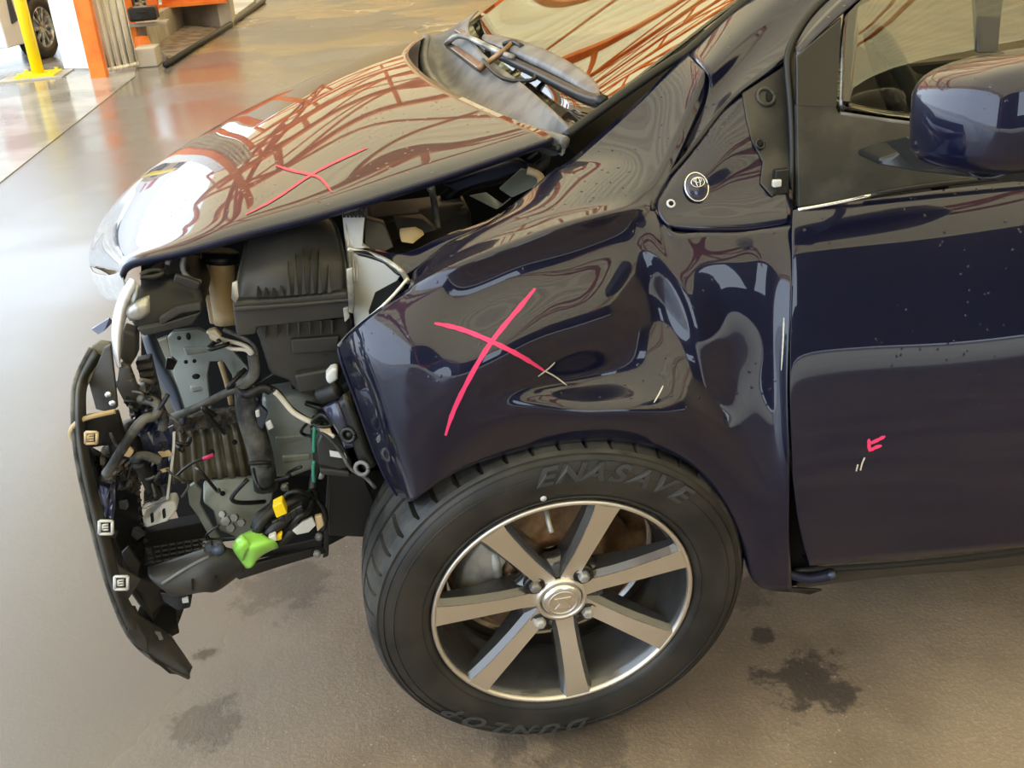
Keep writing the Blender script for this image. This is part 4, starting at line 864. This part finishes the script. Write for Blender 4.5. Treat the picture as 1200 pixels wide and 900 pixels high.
# grey air duct at the bottom
dct = surf('air_duct', [dense([[P(173,664,.13),P(200,656,.12),P(232,645,.11),P(258,640,.10),P(280,646,.10)],[P(176,678,.10),P(204,672,.09),P(236,662,.08),P(262,658,.08),P(290,658,.09)],[P(192,692,.09),P(212,690,.08),P(238,688,.075),P(256,686,.08),P(286,664,.09)],[P(200,699,.10),P(216,698,.095),P(240,694,.09),P(256,692,.09),P(288,668,.10)]], 5, 5)], M['grey_pl'], car, .006, label='grey plastic lower air duct')
for a, b in ((224, 688), (252, 684)): plate('duct_rib', [(a, b-6, .068), (a+2, b-6, .068), (a+1, b+6, .075)], M['black'], dct, .012, bv=0)
tube('duct_crease', [P(190,684,.085), P(215,668,.085), P(245,652,.085)], .0025, M['cowl'], dct, 6)
plate('duct_clip', [(238,650,.10),(240,638,.10),(248,636,.10),(252,652,.09),(246,656,.09)], M['black'], car, .01)
mobj('bolt', *disc_on(P(258, 644, .095), Vector((-.2, -1, .8)), .009, .012, 10), M['steel_bl'], car)
# tray under the radiator with black frame
plate('lower_tray', [(262,668,.17),(300,660,.17),(378,640,.2),(384,648,.2),(330,664,.18),(280,680,.16)], M['satin'], car, .01)
plate('tray_frame', [(384,555,.2),(389,556,.2),(385,652,.2),(378,655,.2)], M['satin'], car, .02, label='black upright of the lower frame')
plate('tray_frame', [(300,646,.19),(378,630,.2),(378,640,.2),(300,656,.19)], M['black'], car, .03)
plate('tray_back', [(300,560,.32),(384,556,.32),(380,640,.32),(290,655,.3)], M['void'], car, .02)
for px, py in ((374,628),(372,648),(376,556),(334,570)): mobj('bolt', *disc_on(P(px, py, .18), Vector((-.1, -1, .2)), .006, .006, 8), M['cast'], car)
# lime tape over connector
random.seed(5); A = [[(272,640,.09),(280,628,.08),(296,621,.08),(302,620,.09)],[(274,646,.08),(284,640,.055),(298,636,.05),(314,630,.06)],[(280,655,.08),(290,652,.06),(302,646,.05),(324,636,.06)],[(288,666,.085),(296,664,.07),(306,652,.07),(326,642,.07)]]
lt = surf('lime_tape', [dense(ctl(A), 4, 4)], M['lime'], car, .004, label='lime green tape wrapped round a connector')
surf('tape_fold', [dense(ctl([[(272,640,.085),(276,632,.07),(284,625,.07)],[(276,648,.07),(280,640,.045),(290,632,.05)],[(284,658,.07),(288,648,.05),(296,640,.05)]]), 4, 4)], M['lime'], lt, .003)
# wiring bundle and connectors
hb = [([(300,628,.08),(306,612,.08),(322,598,.09),(345,588,.1),(364,580,.12)], .008), ([(310,632,.08),(322,618,.08),(340,604,.09),(356,590,.11),(368,578,.13)], .010),
      ([(318,640,.08),(336,628,.08),(352,612,.09),(362,596,.11),(366,576,.13)], .008), ([(298,618,.09),(302,606,.09),(312,598,.10),(322,590,.11)], .006),
      ([(366,578,.13),(368,560,.14),(372,545,.14),(370,520,.14),(368,500,.14)], .006), ([(366,578,.13),(376,590,.14),(382,606,.15),(378,622,.15)], .004),
      ([(330,594,.1),(336,580,.1),(350,576,.1),(362,582,.11)], .0035), ([(340,620,.08),(350,606,.07),(360,600,.08),(366,588,.1)], .004)]
for pts, r in hb: tube('harness_branch', ppx(pts), r, M['wire'], car, 8)
tube('green_wire', ppx([(369,500,.135),(368,515,.135),(368,530,.135)]), .003, M['wire_g'], car, 6)
tube('green_wire', ppx([(368,540,.135),(367,552,.135),(368,565,.135)]), .003, M['wire_g'], car, 6)
plate('yellow_connector', [(319,594,.07),(331,588,.07),(337,602,.07),(324,608,.07)], M['yellow'], car, .02, bv=.002, label='yellow connector')
plate('yellow_plug', [(322,630,.065),(331,625,.065),(330,633,.065),(324,635,.065)], M['yellow'], car, .01, bv=.002)
plate('white_plug', [(314,630,.06),(323,626,.06),(325,634,.06),(316,637,.06)], M['white_pl'], car, .01, bv=.002)
plate('white_label', [(342,622,.075),(354,612,.075),(366,607,.08),(370,616,.08),(362,624,.08),(348,627,.075)], M['white_pl'], car, .006, bv=.001, label='white label flap on the wiring')
plate('cream_tab', [(368,606,.085),(377,604,.085),(380,616,.085),(372,624,.085)], M['cream'], car, .008)
for i in range(5): plate('connector_block', [(318+i*7,612-i*4,.075),(326+i*7,608-i*4,.075),(329+i*7,618-i*4,.075),(321+i*7,622-i*4,.075)], M['satin'], car, .014, bv=.002)
# right-hand lamp bracket area
plate('lamp_relay', [(370,520,.10),(376,508,.10),(398,512,.10),(412,540,.09),(414,550,.09),(396,552,.09),(372,546,.10)], M['satin'], car, .04, bv=.004, label='black box with a white sticker')
plate('sticker', [(386,528,.094),(404,531,.09),(407,538,.09),(387,535,.094)], M['white_pl'], car, .002, bv=.0005)
plate('relay_base', [(374,549,.09),(410,553,.085),(411,560,.085),(376,557,.09)], M['grey_pl'], car, .03, bv=.003)
surf('blue_bracket', [dense(ctl([[(378,478,.09),(392,468,.085),(400,466,.09)],[(386,492,.08),(398,486,.07),(406,480,.08)],[(396,508,.08),(408,505,.07),(414,500,.08)],[(404,526,.08),(418,522,.07),(422,515,.08)]]), 4, 4)], M['purple'], car, .003, label='glossy blue bracket')
surf('black_bracket', [dense(ctl([[(396,470,.075),(402,462,.07)],[(410,510,.07),(418,505,.06)],[(418,535,.07),(428,530,.06)],[(428,552,.07),(438,548,.06)]]), 5, 3)], M['satin'], car, .02)
mobj('bracket_eye', *join([ring_on(P(408,510,.065), Vector((-.4, -1, .2)), .009, .009, .003), disc_on(P(408,510,.068), Vector((-.4, -1, .2)), .007, .001)]), M['satin'], car)
mobj('bracket_eye', *join([ring_on(P(424,549,.06), Vector((-.4, -1, .2)), .009, .009, .003)]), M['cowl'], car)
plate('bulb_holder', [(382,440,.09),(388,433,.09),(396,431,.09),(396,445,.09),(388,452,.09),(382,448,.09)], M['white_pl'], car, .02, bv=.004, label='white bulb holder')
tube('black_knob', [P(376,464,.1), P(388,460,.09), P(396,456,.085)], .012, M['wire'], car, 10)
tube('wire', ppx([(366,495,.13),(376,486,.1),(384,490,.09),(388,498,.09),(376,500,.09),(368,497,.1)]), .003, M['wire'], car, 6)
tube('wire', ppx([(372,502,.1),(390,518,.085),(402,534,.08),(412,550,.075),(426,558,.07),(440,572,.07)]), .0028, M['tape'], car, 6)
tube('wire', ppx([(370,498,.1),(382,505,.095),(392,512,.09)]), .003, M['wire_w'], car, 6)
plate('small_tag', [(374,504,.095),(386,500,.09),(390,510,.09),(380,512,.09)], M['cream'], car, .004, bv=.001)
# thin loose wires in the bay
random.seed(21)
for i in range(16):
    x = random.uniform(200, 380); y0 = random.uniform(390, 620); pts = [(x, y0, .16)]
    for k in range(3): pts.append((pts[-1][0]+random.uniform(-22, 26), pts[-1][1]+random.uniform(-10, 26), random.uniform(.12, .2)))
    tube('wire', ppx(pts), random.choice((.0018, .0025, .0035)), M['wire'], car, 5, 5)
random.seed(22)
for i in range(14):
    x = random.uniform(125, 200); y0 = random.uniform(440, 600); pts = [(x, y0, .07)]
    for k in range(3): pts.append((pts[-1][0]+random.uniform(-14, 16), pts[-1][1]+random.uniform(-12, 20), random.uniform(.06, .12)))
    tube('wire', ppx(pts), random.choice((.0018, .003)), random.choice((M['wire'], M['tape'])), car, 5, 5)
for i in range(18):
    px, py = random.uniform(118, 205), random.uniform(400, 640); s = random.uniform(4, 9); y_ = random.uniform(.09, .15)
    plate('broken_fragment', [(px+s*math.cos(a+random.uniform(-.4, .4)), py+s*math.sin(a+random.uniform(-.4, .4)), y_+random.uniform(-.02, .02)) for a in (0, 1.3, 2.6, 3.9, 5.1)], random.choice((M['black'], M['satin'], M['grey_pl'], M['black'], M['steel_bl'])), car, .006, bv=.001)

# ------------------------------------------------------------------ surroundings at the top left
def gz(px, py): v = G(px, py); return v
# bollard
bp_ = G(46, 90); bo_ = empty('bollard', bp_, label='yellow steel bollard standing on the pale apron', cat='bollard')
mobj('post', *join([lathe_vf([(0, 0), (.052, 0), (.052, 1.2), (0, 1.2)], 20)]), M['yellowp'], bo_).rotation_euler = (PI/2, 0, 0)
bo_.children[0].scale = (1, 1, 1)
V, F = box_vf((0, 0, .02), (.34, .34, .03)); bev(mobj('base_plate', V, F, M['yellowp'], bo_, smooth=False), .006)
for sx in (-1, 1):
    for sy in (-1, 1): mobj('anchor_bolt', *disc_on(Vector((sx*.13, sy*.13, .035)), Vector((0, .01, 1)), .016, .02, 6), M['yellowp'], bo_, smooth=False)
V, F = box_vf((0, 0, .004), (.55, .5, .012)); tag(mobj('footing_slab', [v+bp_+Vector((-.02, -.02, .006)) for v in V], F, M['concrete'], smooth=False), 'low concrete footing under the yellow bollard', 'slab')
# orange post
pp = G(116, 92); tag(box('steel_post', (pp.x, pp.y+.06, 2.3), (.13, .13, 4.6), M['orange'], bv=.006), 'orange square steel post beside the white board', 'post')
# white board and gathered curtain
b1, b2 = G(68, 88), G(114, 88); V, F = plate_vf([b1, b2, b2+Vector((0, 0, 3)), b1+Vector((0, 0, 3))], .04)
tag(mobj('white_board', [v+Vector((0, .28, .02)) for v in V], F, M['whitewall'], smooth=False), 'tall white board left of the orange post', 'board')
c1, c2 = G(124, 90)+Vector((0, .12, 0)), G(160, 82)+Vector((0, .1, 0)); nn = 60; g = []
for z in np.linspace(.02, 3.2, 8):
    g.append([tuple(c1.lerp(c2, i/nn)+Vector((0, .035*math.sin(i/nn*2*PI*4.5)+.02*math.sin(i*.9+z*2), z))) for i in range(nn+1)])
cu_ = surf('curtain', [np.array(g)], M['curtain'], None, .006); tag(cu_, 'cream gathered plastic curtain right of the orange post', 'curtain')
mobj('curtain_hem', *tube_vf([Vector(p)+Vector((0, 0, .02)) for p in g[0]], .02, 6), M['curtain'], cu_)
# second slim orange upright and shelves
q1 = G(160, 62); tag(box('slim_post', (q1.x, q1.y+.1, 1.6), (.07, .07, 3.2), M['orange'], bv=.005), 'slim orange upright right of the curtain', 'post')
def gbox(name, px, py, w_, d_, h, m, z0=0.0, rz=0, bv=.01):
    p = G(px, py, z0); return box(name, (p.x+w_/2, p.y+d_/2, z0+h/2), (w_, d_, h), m, None, bv, rz)
tag(gbox('concrete_block', 160, 80, .19, .35, .16, M['concrete']), 'small concrete block at the foot of the slim post', 'block')
# beige kerb wall: prism along the ramp
k1, k2, k3 = G(176, 58), G(217, 30), G(262, 31)
def wallseg(name, pts, h, th, m, label, cat):
    vf = []
    for a, b in zip(pts[:-1], pts[1:]):
        d = (b-a).normalized(); nrm = Vector((-d.y, d.x, 0))*th
        q = [a, b, b+nrm, a+nrm]; V = [p for p in q]+[p+Vector((0, 0, h)) for p in q]
        vf.append((V, [(0, 1, 2, 3), (4, 5, 6, 7), (0, 1, 5, 4), (1, 2, 6, 5), (2, 3, 7, 6), (3, 0, 4, 7)]))
    return tag(mobj(name, *join(vf), m, smooth=False), label, cat)
wallseg('kerb_wall', [k1, k2, k3], .28, .14, M['concrete'], 'low beige concrete kerb wall beyond the ramp', 'wall')
tag(gbox('kerb_pillar', 258, 32, .16, .5, .42, M['concrete']), 'short concrete pillar at the right end of the kerb wall', 'pillar')
V, F = plate_vf([G(200, 74)+Vector((0, 0, .03)), G(256, 37)+Vector((0, 0, .03)), G(219, 34)+Vector((0, 0, .05)), G(184, 60)+Vector((0, 0, .05))], (0, 0, -.06))
tag(mobj('ramp', V, F, M['steel_br'], smooth=False), 'dark sloping ramp below the kerb wall', 'ramp')
tag(tube_o := mobj('edge_rail', *tube_vf([G(195, 80)+Vector((0, 0, .03)), G(268, 33)+Vector((0, 0, .03)), G(310, 3)+Vector((0, 0, .03))], .03, 8), M['wire'], None), 'black rubber edge strip running along the ramp', 'strip')
V, F = plate_vf([G(264, 32), G(298, 6), G(300, -6), G(262, -6)], (0, 0, .05)); tag(mobj('plinth', V, F, M['concrete'], smooth=False), 'grey plinth behind the concrete pillar', 'plinth')
# orange machine cabinet, black case, red crate, cone
cab = empty('orange_cabinet', G(197, 12), label='orange louvred cabinet on the kerb wall', cat='cabinet'); c0 = Vector((0, 0, 0))
p = G(196, 8, .28); q = G(254, 6, .28); wd = (q-p).length
box('body', ((p.x+q.x)/2-cab.location.x, p.y+.3-cab.location.y, .28+.5), (wd, .6, 1.0), M['orange'], cab, .01)
for i in range(9): box('louvre', ((p.x+wd*(i+.8)/10)-cab.location.x, p.y-.005-cab.location.y, .28+.16), (wd*.05, .02, .18), M['redbeam'], cab, .003)
box('plinth_edge', ((p.x+q.x)/2-cab.location.x, p.y-.02-cab.location.y, .29), (wd+.06, .06, .04), M['orange'], cab, .003)
o1 = G(182, 20, .2); tag(box('orange_upright', (o1.x, o1.y, 1.2), (.12, .1, 2.2), M['orange'], bv=.006), 'orange upright between the black case and the cabinet', 'post')
bc = G(152, 27, .30); cs = empty('black_case', bc, label='black tool case lying on the pale shelf', cat='case'); box('case_body', (.13, .12, .07), (.27, .22, .13), M['satin'], cs, .02); box('handle', (.13, .0, .09), (.1, .02, .02), M['wire'], cs, .005)
sh = G(150, 33, .24); tag(box('shelf_board', (sh.x+.18, sh.y+.1, .26), (.40, .28, .03), M['concrete'], bv=.004), 'pale shelf board under the black case', 'shelf')
rd = G(156, 37, .17); tag(box('red_crate', (rd.x+.07, rd.y+.1, .20), (.13, .12, .08), M['redlamp'], bv=.006), 'small dark red crate under the shelf board', 'crate')
dr_ = G(168, 64); V, F = lathe_vf([(0, 0), (.11, 0), (.11, .03), (.08, .10), (.06, .16), (0, .17)], 20); o = mobj('orange_bucket', [Vector((v.x, v.z, v.y)) for v in V], F, M['orange']); o.location = (dr_.x, dr_.y+.1, 0); tag(o, 'round orange tub in front of the curtain', 'tub')
# white car outside
wc = G(60, 68); bk = empty('white_car', (wc.x, wc.y, 0), (0, 0, math.radians(75)), label='white parked car seen past the yellow bollard', cat='car')
sidep = [(-.78, .20), (-.80, .55), (-.74, .85), (-.62, 1.05), (-.45, 1.45), (.2, 1.52), (1.1, 1.5), (1.9, 1.05), (2.9, .88), (3.15, .6), (3.15, .26), (2.75, .25)]
arch = lambda cx: [(cx+.36*math.cos(a), .30+.36*math.sin(a)) for a in np.linspace(-.1, PI+.1, 12)]
outl = sidep+[(x, z) for x, z in arch(2.4)]+[(1.9, .22), (.5, .22)]+[(x, z) for x, z in arch(0)]+[(-.45, .20)]
V, F = plate_vf([Vector((x, -.03, z)) for x, z in outl], 1.6); o = mobj('body', V, F, M['carwhite'], bk, smooth=False)
bm = bmesh.new(); bm.from_mesh(o.data); bmesh.ops.triangulate(bm, faces=[f for f in bm.faces if len(f.verts) > 4]); bm.to_mesh(o.data); bm.free(); bev(o, .05, 3, .9)
for cx in (0, 2.4):
    for yy in (0, 1.38):
        w_ = empty('wheel', (cx, yy, .30), (0, 0, 0), bk)
        mobj('tyre', *lathe_vf([(.19, .01), (.20, -.01), (.27, -.01), (.30, .01), (.30, .15), (.27, .17), (.19, .16)], 40), M['rubber'], w_)
        vf = [lathe_vf([(.195, .0), (.185, -.004), (.175, .02), (.17, .1)], 40), lathe_vf([(0, .005), (.05, .01), (.055, .03)], 20)]
        for k in range(10):
            a = 2*PI*k/10; er = Vector((math.cos(a), 0, math.sin(a))); et = Vector((-math.sin(a), 0, math.cos(a)))
            vf.append(plate_vf([er*.04-et*.010+Vector((0, .008, 0)), er*.19-et*.016, er*.19+et*.016, er*.04+et*.010+Vector((0, .008, 0))], .02))
        mobj('rim', *join(vf), M['silver'], w_, smooth=False)
plate_ = lambda name, pts, m: mobj(name, *plate_vf([Vector(p) for p in pts], (0, .02, 0)), m, bk, smooth=False)
plate_('side_glass', [(-.40, -.045, 1.05), (-.30, -.045, 1.38), (1.05, -.045, 1.42), (1.75, -.045, 1.05)], M['darkglass'])
mobj('tail_lamp', *box_vf((-.80, .10, .72), (.06, .25, .22)), M['redlamp'], bk, smooth=False); mobj('rear_reflector', *box_vf((-.80, .12, .42), (.05, .2, .06)), M['redlamp'], bk, smooth=False)
plate_('bumper_seam', [(-.62, -.045, .40), (-.60, -.045, .62), (-.54, -.045, .62), (-.52, -.045, .42)], M['steel_bl'])
